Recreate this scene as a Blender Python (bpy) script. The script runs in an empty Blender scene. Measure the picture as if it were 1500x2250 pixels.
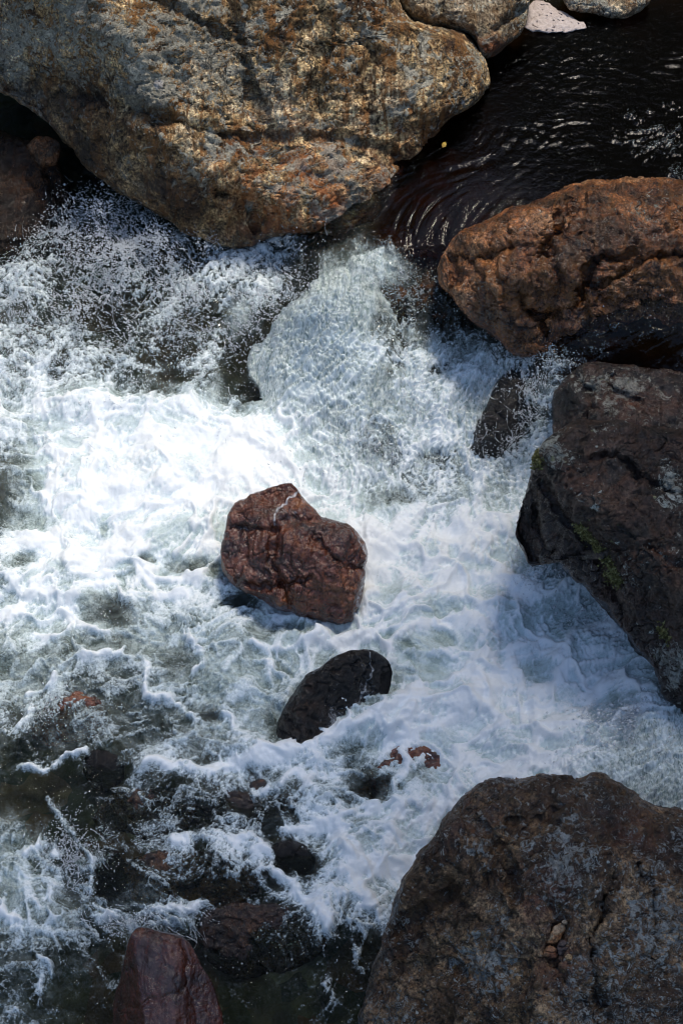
import bpy, math, random
import numpy as np
from mathutils import Vector

# ---------------------------------------------------------------- camera, sky, sun, exposure
SC = bpy.context.scene
COL = SC.collection
PITCH = math.radians(50.0)
FOVV = math.radians(32.0)
S = 3.4 / 1500.0                       # metres per photo pixel at the target plane
DIST = 2250 * S / 2 / math.tan(FOVV / 2)
U = np.array([1.0, 0, 0])
V = np.array([0, math.sin(PITCH), math.cos(PITCH)])
N = np.array([0, -math.cos(PITCH), math.sin(PITCH)])
CAM = N * DIST
cd = bpy.data.cameras.new('camera')
cd.sensor_fit = 'VERTICAL'; cd.angle = FOVV; cd.clip_start = 0.1; cd.clip_end = 2000
co = bpy.data.objects.new('camera', cd); COL.objects.link(co)
co.location = CAM; co.rotation_euler = (math.pi / 2 - PITCH, 0, 0)
SC.camera = co

SUN = np.array([0.20, 0.29, 0.93]); SUN /= np.linalg.norm(SUN)
elev = math.asin(SUN[2]); azim = math.atan2(SUN[0], SUN[1])
w = bpy.data.worlds.new('World'); SC.world = w; w.use_nodes = True
nt = w.node_tree; bg = nt.nodes['Background']
sky = nt.nodes.new('ShaderNodeTexSky'); sky.sky_type = 'NISHITA'; sky.sun_disc = False
sky.sun_elevation = elev; sky.sun_rotation = azim
nt.links.new(sky.outputs[0], bg.inputs[0]); bg.inputs[1].default_value = 0.15
sd = bpy.data.lights.new('sun', 'SUN'); sd.energy = 2.4; sd.angle = math.radians(12.0); sd.color = (1, .91, .77)
so = bpy.data.objects.new('sun', sd); COL.objects.link(so)
so.rotation_euler = Vector(SUN).to_track_quat('Z', 'Y').to_euler()
SC.view_settings.view_transform = 'Standard'; SC.view_settings.look = 'None'
SC.view_settings.exposure = 0.40; SC.view_settings.gamma = 1.0
SC.cycles.max_bounces = 5; SC.cycles.transparent_max_bounces = 12
SC.cycles.caustics_reflective = False; SC.cycles.caustics_refractive = False
SC.cycles.use_denoising = True; SC.cycles.filter_width = 1.0

rng = np.random.default_rng(7)

# ---------------------------------------------------------------- maths helpers
def ray(px, py):
    px = np.asarray(px, float); py = np.asarray(py, float)
    return (-N * DIST + U * ((px - 750) * S)[..., None] + V * ((1125 - py) * S)[..., None])

def at(px, py, z):
    """the point of height z that the photograph shows at this pixel"""
    d = ray(px, py); t = (np.asarray(z, float) - CAM[2]) / d[..., 2]
    return CAM + d * t[..., None]

def pix(P):
    r = P - CAM; dn = -(r @ N)
    return 750 + (r @ U) / dn * DIST / S, 1125 - (r @ V) / dn * DIST / S

PERM = rng.permutation(256); PERM = np.concatenate([PERM, PERM, PERM])
A8 = np.arange(256) * (2 * math.pi / 256)
G2 = np.stack([np.cos(A8), np.sin(A8)], 1)
G3 = rng.normal(size=(256, 3)); G3 /= np.linalg.norm(G3, axis=1)[:, None]

def fade(t): return t * t * t * (t * (t * 6 - 15) + 10)

def noise2(x, y, sd=0):
    x = x + sd * 17.31; y = y - sd * 9.73
    xi = np.floor(x).astype(np.int64); yi = np.floor(y).astype(np.int64)
    xf = x - xi; yf = y - yi; xi &= 255; yi &= 255
    u = fade(xf); v = fade(yf)
    def g(i, j, a, b):
        k = G2[PERM[PERM[(xi + i) & 255] + ((yi + j) & 255)]]
        return k[..., 0] * a + k[..., 1] * b
    a = g(0, 0, xf, yf); b = g(1, 0, xf - 1, yf); c = g(0, 1, xf, yf - 1); d = g(1, 1, xf - 1, yf - 1)
    return (a + (b - a) * u + ((c + (d - c) * u) - (a + (b - a) * u)) * v) * 1.5

def fbm2(x, y, oct=4, sd=0, gain=.5):
    r = 0; a = 1.0; f = 1.0
    for k in range(oct):
        r = r + a * noise2(x * f, y * f, sd + k); a *= gain; f *= 2.03
    return r

def noise3(p, sd=0):
    p = p + np.array([sd * 13.7, -sd * 7.9, sd * 3.3])
    i = np.floor(p).astype(np.int64); f = p - i; i &= 255; u = fade(f)
    def g(a, b, c):
        k = G3[PERM[PERM[PERM[(i[:, 0] + a) & 255] + ((i[:, 1] + b) & 255)] + ((i[:, 2] + c) & 255)]]
        return k[:, 0] * (f[:, 0] - a) + k[:, 1] * (f[:, 1] - b) + k[:, 2] * (f[:, 2] - c)
    x0 = g(0,0,0); x0 = x0 + (g(1,0,0) - x0) * u[:, 0]
    x1 = g(0,1,0); x1 = x1 + (g(1,1,0) - x1) * u[:, 0]
    x2 = g(0,0,1); x2 = x2 + (g(1,0,1) - x2) * u[:, 0]
    x3 = g(0,1,1); x3 = x3 + (g(1,1,1) - x3) * u[:, 0]
    a = x0 + (x1 - x0) * u[:, 1]; b = x2 + (x3 - x2) * u[:, 1]
    return (a + (b - a) * u[:, 2]) * 1.5

def fbm3(p, oct=4, sd=0, gain=.5):
    r = 0; a = 1.0; f = 1.0
    for k in range(oct):
        r = r + a * noise3(p * f, sd + k); a *= gain; f *= 2.03
    return r

def worley2(x, y, sd=0):
    xi = np.floor(x).astype(np.int64); yi = np.floor(y).astype(np.int64)
    f1 = np.full(x.shape, 9.0); f2 = np.full(x.shape, 9.0)
    R = np.random.default_rng(100 + sd).random((256, 2))
    for i in (-1, 0, 1):
        for j in (-1, 0, 1):
            h = R[PERM[PERM[(xi + i) & 255] + ((yi + j) & 255)]]
            d = np.hypot(xi + i + h[..., 0] - x, yi + j + h[..., 1] - y)
            f2 = np.minimum(f2, np.maximum(f1, d)); f1 = np.minimum(f1, d)
    return f1, f2

def sstep(a, b, x):
    t = np.clip((x - a) / (b - a), 0, 1); return t * t * (3 - 2 * t)

def polydist(px, py, pts):
    best = np.full(np.shape(px), 1e9)
    for (x0, y0), (x1, y1) in zip(pts[:-1], pts[1:]):
        dx, dy = x1 - x0, y1 - y0; L = dx * dx + dy * dy + 1e-9
        t = np.clip(((px - x0) * dx + (py - y0) * dy) / L, 0, 1)
        best = np.minimum(best, np.hypot(px - x0 - t * dx, py - y0 - t * dy))
    return best

def curve(pts, step=12):
    """smooth polyline (Catmull-Rom) through the points"""
    P = [np.array(p, float) for p in pts]
    if len(P) < 3: return [tuple(p) for p in P]
    P = [2 * P[0] - P[1]] + P + [2 * P[-1] - P[-2]]; out = []
    for i in range(1, len(P) - 2):
        n = max(2, int(np.linalg.norm(P[i + 1] - P[i]) / step))
        for t in np.arange(n) / n:
            a, b, c, d = P[i - 1:i + 3]
            out.append(tuple(.5 * (2 * b + (c - a) * t + (2 * a - 5 * b + 4 * c - d) * t * t + (3 * b - a - 3 * c + d) * t ** 3)))
    out.append(tuple(P[-2])); return out

def mesh(name, co_, quads, tris=None, smooth=True):
    me = bpy.data.meshes.new(name)
    quads = np.asarray(quads, np.int32).reshape(-1, 4) if quads is not None else np.zeros((0, 4), np.int32)
    tris = np.asarray(tris, np.int32).reshape(-1, 3) if tris is not None else np.zeros((0, 3), np.int32)
    me.vertices.add(len(co_)); me.vertices.foreach_set('co', np.ascontiguousarray(co_, np.float32).ravel())
    nl = quads.size + tris.size
    me.loops.add(nl); me.loops.foreach_set('vertex_index', np.concatenate([quads.ravel(), tris.ravel()]))
    tot = np.concatenate([np.full(len(quads), 4), np.full(len(tris), 3)]).astype(np.int32)
    me.polygons.add(len(tot))
    me.polygons.foreach_set('loop_start', (np.cumsum(tot) - tot).astype(np.int32))
    me.update(calc_edges=True)
    me.polygons.foreach_set('use_smooth', np.full(len(tot), smooth))
    return me

def attr(me, name, val):
    a = me.attributes.new(name, 'FLOAT', 'POINT'); a.data.foreach_set('value', np.ascontiguousarray(val, np.float32).ravel())

def link(name, me, mat, parent=None, label=None, cat=None, group=None, kind=None):
    o = bpy.data.objects.new(name, me); COL.objects.link(o)
    if mat: me.materials.append(mat)
    if parent: o.parent = parent
    if label: o['label'] = label
    if cat: o['category'] = cat
    if group: o['group'] = group
    if kind: o['kind'] = kind
    return o

# ---------------------------------------------------------------- material helpers
class NB:
    """small node builder"""
    def __init__(s, name):
        s.m = bpy.data.materials.new(name); s.m.use_nodes = True
        s.t = s.m.node_tree; s.t.nodes.clear()
        s.out = s.t.nodes.new('ShaderNodeOutputMaterial')
        s.coord = s.t.nodes.new('ShaderNodeTexCoord').outputs['Object']
    def _in(s, n, k, v):
        if v is None: return
        i = n.inputs[k]
        if isinstance(v, bpy.types.NodeSocket): s.t.links.new(v, i)
        elif isinstance(v, (tuple, list)) and i.type == 'RGBA' and len(v) == 3: i.default_value = (*v, 1)
        else: i.default_value = v
    def math(s, op, a, b=None, c=None, clamp=False):
        n = s.t.nodes.new('ShaderNodeMath'); n.operation = op; n.use_clamp = clamp
        s._in(n, 0, a); s._in(n, 1, b); s._in(n, 2, c); return n.outputs[0]
    def rng(s, v, a, b, c=0.0, d=1.0, smooth=True):
        n = s.t.nodes.new('ShaderNodeMapRange'); n.interpolation_type = 'SMOOTHSTEP' if smooth else 'LINEAR'
        for k, x in enumerate((v, a, b, c, d)): s._in(n, k, x)
        return n.outputs[0]
    def mix(s, f, a, b, mode='MIX'):
        n = s.t.nodes.new('ShaderNodeMix'); n.data_type = 'RGBA'; n.blend_type = mode
        s._in(n, 0, f); s._in(n, 6, a); s._in(n, 7, b); return n.outputs[2]
    def noise(s, scale, detail=4, rough=.55, dist=0.0, vec=None, lac=2.0, col=False):
        n = s.t.nodes.new('ShaderNodeTexNoise')
        s._in(n, 'Vector', vec if vec is not None else s.coord); n.inputs['Scale'].default_value = scale
        n.inputs['Detail'].default_value = detail; n.inputs['Roughness'].default_value = rough
        n.inputs['Distortion'].default_value = dist; n.inputs['Lacunarity'].default_value = lac
        return n.outputs[1 if col else 0]
    def voro(s, scale, feature='F1', vec=None, rand=1.0):
        n = s.t.nodes.new('ShaderNodeTexVoronoi'); n.feature = feature
        s._in(n, 'Vector', vec if vec is not None else s.coord); n.inputs['Scale'].default_value = scale
        n.inputs['Randomness'].default_value = rand
        return n
    def ramp(s, f, stops):
        n = s.t.nodes.new('ShaderNodeValToRGB'); e = n.color_ramp.elements
        while len(e) < len(stops): e.new(.5)
        for k, (p, c) in enumerate(stops): e[k].position = p; e[k].color = (*c, 1)
        s._in(n, 0, f); return n.outputs[0]
    def attr(s, name):
        n = s.t.nodes.new('ShaderNodeAttribute'); n.attribute_name = name; return n.outputs['Fac']
    def mapping(s, rot=(0, 0, 0), scale=(1, 1, 1), vec=None):
        n = s.t.nodes.new('ShaderNodeMapping'); s._in(n, 0, vec if vec is not None else s.coord)
        n.inputs['Rotation'].default_value = rot; n.inputs['Scale'].default_value = scale; return n.outputs[0]
    def warp(s, vec, scale, amt):
        c = s.noise(scale, 3, .5, col=True, vec=vec)
        n = s.t.nodes.new('ShaderNodeVectorMath'); n.operation = 'MULTIPLY_ADD'
        s._in(n, 0, c); n.inputs[1].default_value = (amt,) * 3; s._in(n, 2, vec); return n.outputs[0]
    def bump(s, h, strength, dist, normal=None):
        n = s.t.nodes.new('ShaderNodeBump'); n.inputs['Strength'].default_value = strength
        n.inputs['Distance'].default_value = dist; s._in(n, 'Height', h); s._in(n, 'Normal', normal); return n.outputs[0]
    def shader(s, kind, **kw):
        n = s.t.nodes.new('ShaderNode' + kind)
        for k, v in kw.items(): s._in(n, k.replace('_', ' '), v)
        return n.outputs[0]
    def mixs(s, f, a, b):
        n = s.t.nodes.new('ShaderNodeMixShader'); s._in(n, 0, f); s._in(n, 1, a); s._in(n, 2, b); return n.outputs[0]
    def done(s, sh):
        s.t.links.new(sh, s.out.inputs[0]); return s.m

def rock_mat(name, cols, scale=1.0, streak=(0, 0, 0), streak_col=(.1, .05, .02), streak_amt=.5, streak_sc=(9, 1.6, 1.6),
             lichen=((.45, .46, .40), 9.0, .5), lichen2=None, speck=.5, stain_col=(.28, .08, .015),
             rough=.8, bump=1.0, pits=.4, coat=0.0, pthr=None, psc=8.5, grain=1.0):
    """weathered stone: mineral mottling, foliation streaks, crusts of lichen, pits, wet and stained areas (attributes stain, wet, film, lich)"""
    b = NB(name); c = b.coord
    wv = b.warp(c, 2.2 * scale, .12)
    big = b.noise(2.6 * scale, 8, .62, .4, vec=wv)
    col = b.ramp(big, [(.36, cols[0]), (.45, cols[1]), (.54, cols[2]), (.64, cols[3])])
    fine = b.noise(62 * scale, 5, .75)
    mid = b.noise(17 * scale, 6, .7, .6)
    col = b.mix(speck, col, b.mix(1.0, col, b.ramp(mid, [(.38, (.22, .19, .17)), (.5, (.95, .92, .9)), (.61, (1.75, 1.7, 1.65))]), 'MULTIPLY'))
    col = b.mix(speck, col, b.mix(1.0, col, b.ramp(fine, [(.39, (.20, .17, .15)), (.49, (.95, .95, .95)), (.60, (1.8, 1.8, 1.8))]), 'MULTIPLY'))
    sv = b.mapping(streak, streak_sc, wv)
    st = b.noise(1.9 * scale, 7, .66, .8, vec=sv)
    stm = b.rng(st, .48, .60)
    col = b.mix(b.math('MULTIPLY', stm, streak_amt), col, streak_col)
    # stain where the attribute says so
    sa = b.attr('stain')
    sm = b.math('MULTIPLY', sa, b.rng(b.noise(7 * scale, 7, .7, .7, vec=wv), .40, .60))
    col = b.mix(sm, col, b.mix(b.rng(mid, .35, .65), stain_col, tuple(min(1, x * 2.1) for x in stain_col)))
    la = b.attr('lich')
    lh = None
    def crust(col, lcol, sc, amt, seed, soft=.05):
        vv = b.warp(c, 26 * scale, .035)
        vo = b.voro(sc * scale, vec=b.mapping((seed, seed * .7, 0), (1, 1, 1), vv))
        pres = b.noise(3.2 * scale, 5, .65, vec=b.mapping((0, seed, .4), (1, 1, 1), c))
        # each cell grows to its own size; the presence noise gathers them
        sepc = b.t.nodes.new('ShaderNodeSeparateColor'); b.t.links.new(vo.outputs['Color'], sepc.inputs[0])
        size = b.math('MULTIPLY', b.math('MULTIPLY_ADD', pres, 2.4, b.math('SUBTRACT', la, 1.2 - amt)), b.math('MULTIPLY_ADD', sepc.outputs[0], .75, .2))
        m = b.rng(b.math('SUBTRACT', size, vo.outputs['Distance']), -soft, soft)
        tone = b.mix(sepc.outputs[1], lcol, tuple(x * .62 for x in lcol))
        tone = b.mix(.6, tone, b.mix(1.0, tone, b.ramp(fine, [(.36, (.45, .45, .42)), (.6, (1.25, 1.25, 1.25))]), 'MULTIPLY'))
        return b.mix(m, col, tone), m
    def patch(col, lcol, sc, thr, seed):
        nz = b.noise(sc * scale, 9, .74, .9, vec=b.mapping((0, 0, seed), (1, 1, 1), wv))
        pr = b.noise(2.4 * scale, 4, .6, vec=b.mapping((seed, .3, 0), (1, 1, 1), c))
        v = b.math('ADD', nz, b.math('MULTIPLY_ADD', b.math('SUBTRACT', pr, .5), .55, b.math('MULTIPLY', la, .42)))
        m = b.rng(v, thr, thr + .045)
        tone = b.mix(b.rng(nz, .4, .7), tuple(x * .68 for x in lcol), lcol)
        tone = b.mix(.7, tone, b.mix(1.0, tone, b.ramp(fine, [(.40, (.40, .38, .36)), (.58, (1.3, 1.3, 1.3))]), 'MULTIPLY'))
        return b.mix(m, col, tone), m
    ms = []
    if pthr:
        col, m = patch(col, lichen[0], psc, pthr, .9); ms.append(m)
        col, m = patch(col, tuple(x * .8 for x in lichen[0]), psc * 2.1, pthr + .02, 2.6); ms.append(m)
    if lichen:
        col, m = crust(col, lichen[0], lichen[1], lichen[2], .3); ms.append(m)
        col, m = crust(col, tuple(x * .9 for x in lichen[0]), lichen[1] * 3.1, lichen[2] - .05, 1.1, .09); ms.append(m)
    if lichen2:
        col, m = crust(col, lichen2[0], lichen2[1], lichen2[2], 2.2); ms.append(m)
    col = b.mix(b.math('MULTIPLY', sm, .62), col, b.mix(b.rng(mid, .35, .65), stain_col, tuple(min(1, x * 2.1) for x in stain_col)))
    col = b.mix(b.math('MULTIPLY', b.attr('wet_shade'), b.rng(b.noise(6 * scale, 8, .72, .8, vec=wv), .62, .36, .25, .96)), col, (.026, .017, .009))  # darkens the colour: painted shade together with dark wet stone
    # cracks and pits
    pv = b.voro(34 * scale, vec=b.warp(c, 9 * scale, .08))
    pit = b.rng(pv.outputs['Distance'], .10, .24)
    col = b.mix(b.math('MULTIPLY', b.math('SUBTRACT', 1.0, pit), pits), col, (.022, .016, .012))
    rid = b.math('ABSOLUTE', b.math('SUBTRACT', b.noise(3.3 * scale, 6, .6, .5, vec=b.mapping(streak, (2.2, 1, 1), wv)), .5))
    crack = b.rng(rid, .0, .012)
    pres = b.rng(b.noise(1.7 * scale, 2), .48, .6)
    cr = b.math('MULTIPLY', b.math('SUBTRACT', 1.0, crack), pres)
    col = b.mix(b.math('MULTIPLY', cr, .85), col, (.018, .013, .010))
    wet = b.math('MULTIPLY', b.attr('wet'), b.rng(b.noise(5 * scale, 5, .6), .25, .5, .55, 1.0))
    col = b.mix(wet, col, b.mix(1.0, col, (.62, .55, .50), 'MULTIPLY'))
    h = b.math('MULTIPLY_ADD', mid, .8, b.math('MULTIPLY', fine, .28))
    h = b.math('MULTIPLY_ADD', b.noise(190 * scale, 3, .7), .10, h)
    h = b.math('MULTIPLY_ADD', st, .7, h)
    h = b.math('MULTIPLY_ADD', pit, .35, h)
    h = b.math('MULTIPLY_ADD', cr, -.9, h)
    for m in ms: h = b.math('MULTIPLY_ADD', m, .05, h)
    nrm = b.bump(h, min(1.0, .95 * bump), .042 * max(1, bump) * grain / scale)
    film = b.attr('film')
    fm = b.rng(b.math('MULTIPLY_ADD', b.noise(60, 5, .75), .75, film), .75, 1.15)
    col = b.mix(fm, col, (.80, .83, .86))
    ro = b.math('MULTIPLY_ADD', wet, -(rough - .18), rough)
    ro = b.math('MULTIPLY_ADD', b.math('SUBTRACT', mid, .5), .35, ro, clamp=True)
    p = b.shader('BsdfPrincipled', Base_Color=col, Roughness=ro, Normal=nrm)
    pn = p.node; pn.inputs['IOR'].default_value = 1.5
    b._in(pn, 'Coat Weight', b.math('MULTIPLY', wet, .8 + coat, clamp=True)); pn.inputs['Coat Roughness'].default_value = .15
    nr2 = b.bump(b.math('MULTIPLY_ADD', mid, .7, b.math('MULTIPLY', b.noise(45 * scale, 4, .65), .22)), .9, .03 * grain / scale)
    b._in(pn, 'Coat Normal', nr2)
    return b.done(p)

# ---------------------------------------------------------------- rocks
def field(px, py, base, blobs):
    f = np.full(px.shape, float(base))
    for (cx, cy, rx, ry, v) in blobs:
        g = np.exp(-(((px - cx) / rx) ** 2 + ((py - cy) / ry) ** 2))
        f = f + v * g
    return np.clip(f, 0, 1)

def rock(name, label, outline, ref, T, mat, cuts=(), grooves=(), bumps=(), amp=.05, n=120, seed=0, Tb=None, p=2.4, k=.06,
         terr=.5, fields={}, cat='boulder', group=None, centre=None, size=None, wob=5.0, tdir=(0, 0, 0), expo=1.0, rough=1.0):
    """one stone: its outline, its thickness toward and away from the viewer, flat faces cut into it, ridges and cracks"""
    O = np.array(curve(list(outline) + [outline[0]], 6))
    c = np.array(centre if centre else O.mean(0), float)
    # radius by angle
    ang = np.linspace(-math.pi, math.pi, 1441)
    rr = np.zeros_like(ang)
    A = O[:-1] - c; B = O[1:] - c
    for i, a in enumerate(ang):
        d = np.array([math.cos(a), math.sin(a)])
        e = B - A; den = d[0] * e[:, 1] - d[1] * e[:, 0]
        den = np.where(abs(den) < 1e-9, 1e-9, den)
        t = (A[:, 0] * e[:, 1] - A[:, 1] * e[:, 0]) / den
        u = (A[:, 0] * d[1] - A[:, 1] * d[0]) / den
        ok = (u >= 0) & (u <= 1) & (t > 0)
        rr[i] = t[ok].max() if ok.any() else 10
    # depth of the rim plane from the reference contact point
    R = at(ref[0], ref[1], ref[2]); dn = DIST - R @ N; sc = dn / DIST
    g = np.linspace(-1, 1, n)
    a, b_ = np.meshgrid(g, g, indexing='ij')
    r = np.maximum(abs(a), abs(b_))
    with np.errstate(divide='ignore', invalid='ignore'):
        th = np.where(abs(a) >= abs(b_), np.where(a >= 0, 0, math.pi) + (math.pi / 4) * np.divide(b_, a), np.where(b_ >= 0, math.pi / 2, -math.pi / 2) - (math.pi / 4) * np.divide(a, b_))
    th = np.nan_to_num(th); th = (th + math.pi) % (2 * math.pi) - math.pi
    rho = np.sin(r * math.pi / 2) ** expo
    rad = np.interp(th, ang, rr)
    X = c[0] + rho * rad * np.cos(th); Y = c[1] + rho * rad * np.sin(th)
    if wob:
        X = X + wob * noise2(X / 60, Y / 60, seed + 3) * rho; Y = Y + wob * noise2(X / 60, Y / 60, seed + 8) * rho
    prof = np.clip(1 - rho ** p, 0, 1) ** (1 / p)
    D = T * prof
    for (cx, cy, dep, nv) in cuts:
        pl = dep + (-nv[0] / nv[2] * (X - cx) + nv[1] / nv[2] * (Y - cy)) * S * sc
        h = np.clip(.5 + .5 * (pl - D) / k, 0, 1)
        D = pl * (1 - h) + D * h - k * h * (1 - h)
    D = np.maximum(D, -T * .5 * prof - .0)
    for (bx, by, rx, ry, hgt) in bumps:
        D = D + hgt * np.exp(-(((X - bx) / rx) ** 2 + ((Y - by) / ry) ** 2)) * np.minimum(1, prof * 2)
    for (pts, wd, dep) in grooves:
        pts = curve(pts, 14)
        jx = 9 * noise2(X / 30, Y / 30, seed + 5); jy = 9 * noise2(X / 30, Y / 30, seed + 6)
        d = polydist(X + jx, Y + jy, pts)
        D = D - 1.5 * dep * np.exp(-(d / wd) ** 2) * np.minimum(1, prof * 2)
    Db = -(Tb if Tb else T) * prof
    def pos(X, Y, D):
        q = U * ((X - 750) * S * sc)[..., None] + V * ((1125 - Y) * S * sc)[..., None] + N * (DIST - dn)
        dirv = CAM - q; dirv = dirv / np.linalg.norm(dirv, axis=-1, keepdims=True)
        return q + dirv * D[..., None]
    F = pos(X, Y, D).reshape(-1, 3)
    Bk = pos(X, Y, Db).reshape(-1, 3)
    idx = np.arange(n * n).reshape(n, n)
    inner = np.zeros((n, n), bool); inner[1:-1, 1:-1] = True
    bid = idx.copy(); bid[inner] = n * n + np.arange((n - 2) ** 2)
    Vv = np.concatenate([F, Bk[inner.ravel()]])
    def q(i, flip):
        f = np.stack([i[:-1, :-1], i[1:, :-1], i[1:, 1:], i[:-1, 1:]], -1).reshape(-1, 4)
        return f[:, ::-1] if flip else f
    quads = np.concatenate([q(idx, True), q(bid, False)])
    # displacement along normals
    def normals(P):
        fn = np.cross(P[quads[:, 2]] - P[quads[:, 0]], P[quads[:, 3]] - P[quads[:, 1]])
        vn = np.zeros_like(P)
        for j in range(4): np.add.at(vn, quads[:, j], fn)
        return vn / (np.linalg.norm(vn, axis=1, keepdims=True) + 1e-12)
    L = size if size else math.sqrt((O[:, 0].max() - O[:, 0].min()) * (O[:, 1].max() - O[:, 1].min())) * S
    vn = normals(Vv)
    o0 = pos(np.array([c[0]]), np.array([c[1]]), np.array([0.0]))[0]
    Q = Vv - o0
    sgn = 1.0 if (vn[idx[n // 2, n // 2]] @ N) > 0 else -1.0
    if sgn < 0: quads = quads[:, ::-1]; vn = -vn
    d = amp * L * .55 * fbm3(Q * 2.6 / L + seed, 4, seed)
    d += amp * L * .35 * (.42 - abs(fbm3(Q * 5.0 / L + seed, 3, seed + 9)))
    # foliation: terraced, stretched noise along a direction
    ca, sa = math.cos(tdir[2]), math.sin(tdir[2]); cb, sb = math.cos(tdir[0]), math.sin(tdir[0])
    Rz = np.array([[ca, -sa, 0], [sa, ca, 0], [0, 0, 1]]); Rx = np.array([[1, 0, 0], [0, cb, -sb], [0, sb, cb]])
    Qs = (Q @ (Rz @ Rx).T) * np.array([9.0, 2.2, 2.2])
    tt = fbm3(Qs + .5 * fbm3(Q * 4, 2, seed + 2)[:, None], 4, seed + 20, .55)
    d += terr * .016 * (np.floor(tt * 3) / 3 * .6 + tt * .7)
    d += rough * (.010 * fbm3(Q * 20, 3, seed + 31, .62) - .012 * np.clip(.10 - abs(fbm3(Q * 7 * np.array([1, 1.6, 1.6]), 3, seed + 33)), 0, 1) / .10)
    edge = np.concatenate([prof.ravel(), prof[inner]])
    d *= .35 + .65 * np.minimum(1, edge * 1.6)
    Vv = Vv + vn * d[:, None]
    me = mesh(name, Vv - o0, quads)
    Xa = np.concatenate([X.ravel(), X[inner]]); Ya = np.concatenate([Y.ravel(), Y[inner]])
    for nm, fl in fields.items():
        v = field(Xa, Ya, fl[0], fl[1])
        for (pts, wd, st) in (fl[2] if len(fl) > 2 else ()):
            v = np.maximum(v, st * np.exp(-(polydist(Xa + 5 * noise2(Xa / 14, Ya / 14, 61), Ya + 5 * noise2(Xa / 14, Ya / 14, 62), curve(pts, 8)) / wd) ** 2))
        attr(me, nm, np.clip(v, 0, 1))
    o = link(name, me, mat, label=label, cat=cat, group=group); o.location = o0
    o_data[o.name] = (Vv, Xa, Ya, vn, n * n)
    return o

o_data = {}

# ---------------------------------------------------------------- stone materials
M_GNEISS = rock_mat('lichened_gneiss', [(.05, .028, .012), (.32, .20, .085), (.70, .52, .27), (.84, .69, .45)], 1.0,
    streak=(.2, .3, 1.25), streak_col=(.30, .13, .03), streak_amt=.85, pthr=.565, lichen=((.66, .62, .49), 52, .10),
    lichen2=((.76, .71, .66), 12, -.10), speck=1.0, stain_col=(.30, .085, .018), rough=.85, bump=1.35, pits=.55)
M_GNEISS2 = rock_mat('grey_gneiss', [(.08, .06, .035), (.28, .22, .13), (.50, .41, .27), (.64, .55, .40)], 1.1,
    streak=(.2, .3, 1.0), streak_col=(.24, .12, .035), streak_amt=.5, pthr=.54, lichen=((.60, .58, .47), 44, .32),
    speck=.9, stain_col=(.30, .085, .018), rough=.85, bump=1.3, pits=.5)
M_ORANGE = rock_mat('rust_brown_stone', [(.022, .008, .003), (.15, .052, .017), (.45, .18, .062), (.72, .42, .22)], 1.15,
    streak=(.1, .2, -.25), streak_col=(.36, .15, .03), streak_amt=.45, pthr=.685, psc=18, lichen=((.50, .54, .47), 36, -.02),
    speck=.9, stain_col=(.24, .10, .015), rough=.62, bump=1.3, pits=.35, coat=.1)
M_DARK = rock_mat('dark_lichened_stone', [(.010, .008, .007), (.030, .022, .018), (.058, .044, .036), (.10, .074, .054)], 1.1,
    streak=(.3, .1, .7), streak_col=(.06, .032, .014), streak_amt=.35, pthr=.63, psc=14, lichen=((.64, .70, .64), 24, -.08),
    lichen2=((.34, .37, .20), 23, -.18), speck=.95, stain_col=(.14, .05, .02), rough=.72, bump=1.2, pits=.3)
M_BROWN = rock_mat('streaked_brown_stone', [(.014, .009, .005), (.080, .052, .026), (.22, .15, .08), (.48, .36, .22)], 1.15,
    streak=(.2, .2, 1.15), streak_col=(.13, .065, .022), streak_amt=.55, pthr=.578, psc=26, lichen=((.52, .58, .58), 40, .04),
    lichen2=((.24, .15, .05), 16, -.14), speck=1.0, stain_col=(.12, .045, .03), rough=.7, bump=1.5, pits=.55)
M_RED = rock_mat('wet_red_stone', [(.014, .0035, .001), (.075, .017, .003), (.17, .040, .006), (.33, .12, .03)], 1.8,
    streak=(.2, .2, .4), streak_col=(.06, .015, .008), streak_amt=.45, lichen=None, speck=.35, stain_col=(.25, .09, .05), rough=.45, bump=.8, pits=.08, coat=.0, grain=.75)
M_BLACK = rock_mat('wet_black_stone', [(.002, .002, .002), (.005, .004, .004), (.012, .009, .008), (.035, .026, .018)], 2.2,
    streak=(.2, .2, .8), streak_col=(.012, .010, .010), streak_amt=.4, lichen=None, speck=.5, stain_col=(.10, .05, .02), rough=.5, bump=1.3, pits=.2, coat=-.45)
M_SLAB = rock_mat('smooth_red_slab', [(.022, .005, .002), (.060, .013, .005), (.10, .022, .009), (.15, .045, .02)], 1.6,
    streak=(.2, .2, .4), streak_col=(.035, .010, .006), streak_amt=.5, lichen=None, speck=.3, stain_col=(.13, .05, .03), rough=.38, bump=.5, pits=.08, coat=-.25, grain=.6)
M_BED = rock_mat('river_brown_stone', [(.006, .004, .004), (.016, .009, .007), (.030, .016, .012), (.06, .035, .022)], 1.8,
    streak=(.2, .2, .4), streak_col=(.09, .035, .012), streak_amt=.4, lichen=None, speck=.6, stain_col=(.20, .085, .025), rough=.55, bump=1.0, pits=.2)
M_WETB = rock_mat('wet_brown_stone', [(.004, .0025, .0015), (.012, .007, .003), (.028, .015, .006), (.06, .034, .014)], 1.5,
    streak=(.2, .2, .7), streak_col=(.08, .034, .009), streak_amt=.5, lichen=None, speck=.5, stain_col=(.2, .08, .02), rough=.55, bump=1.2, pits=.2, coat=-.55)

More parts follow.
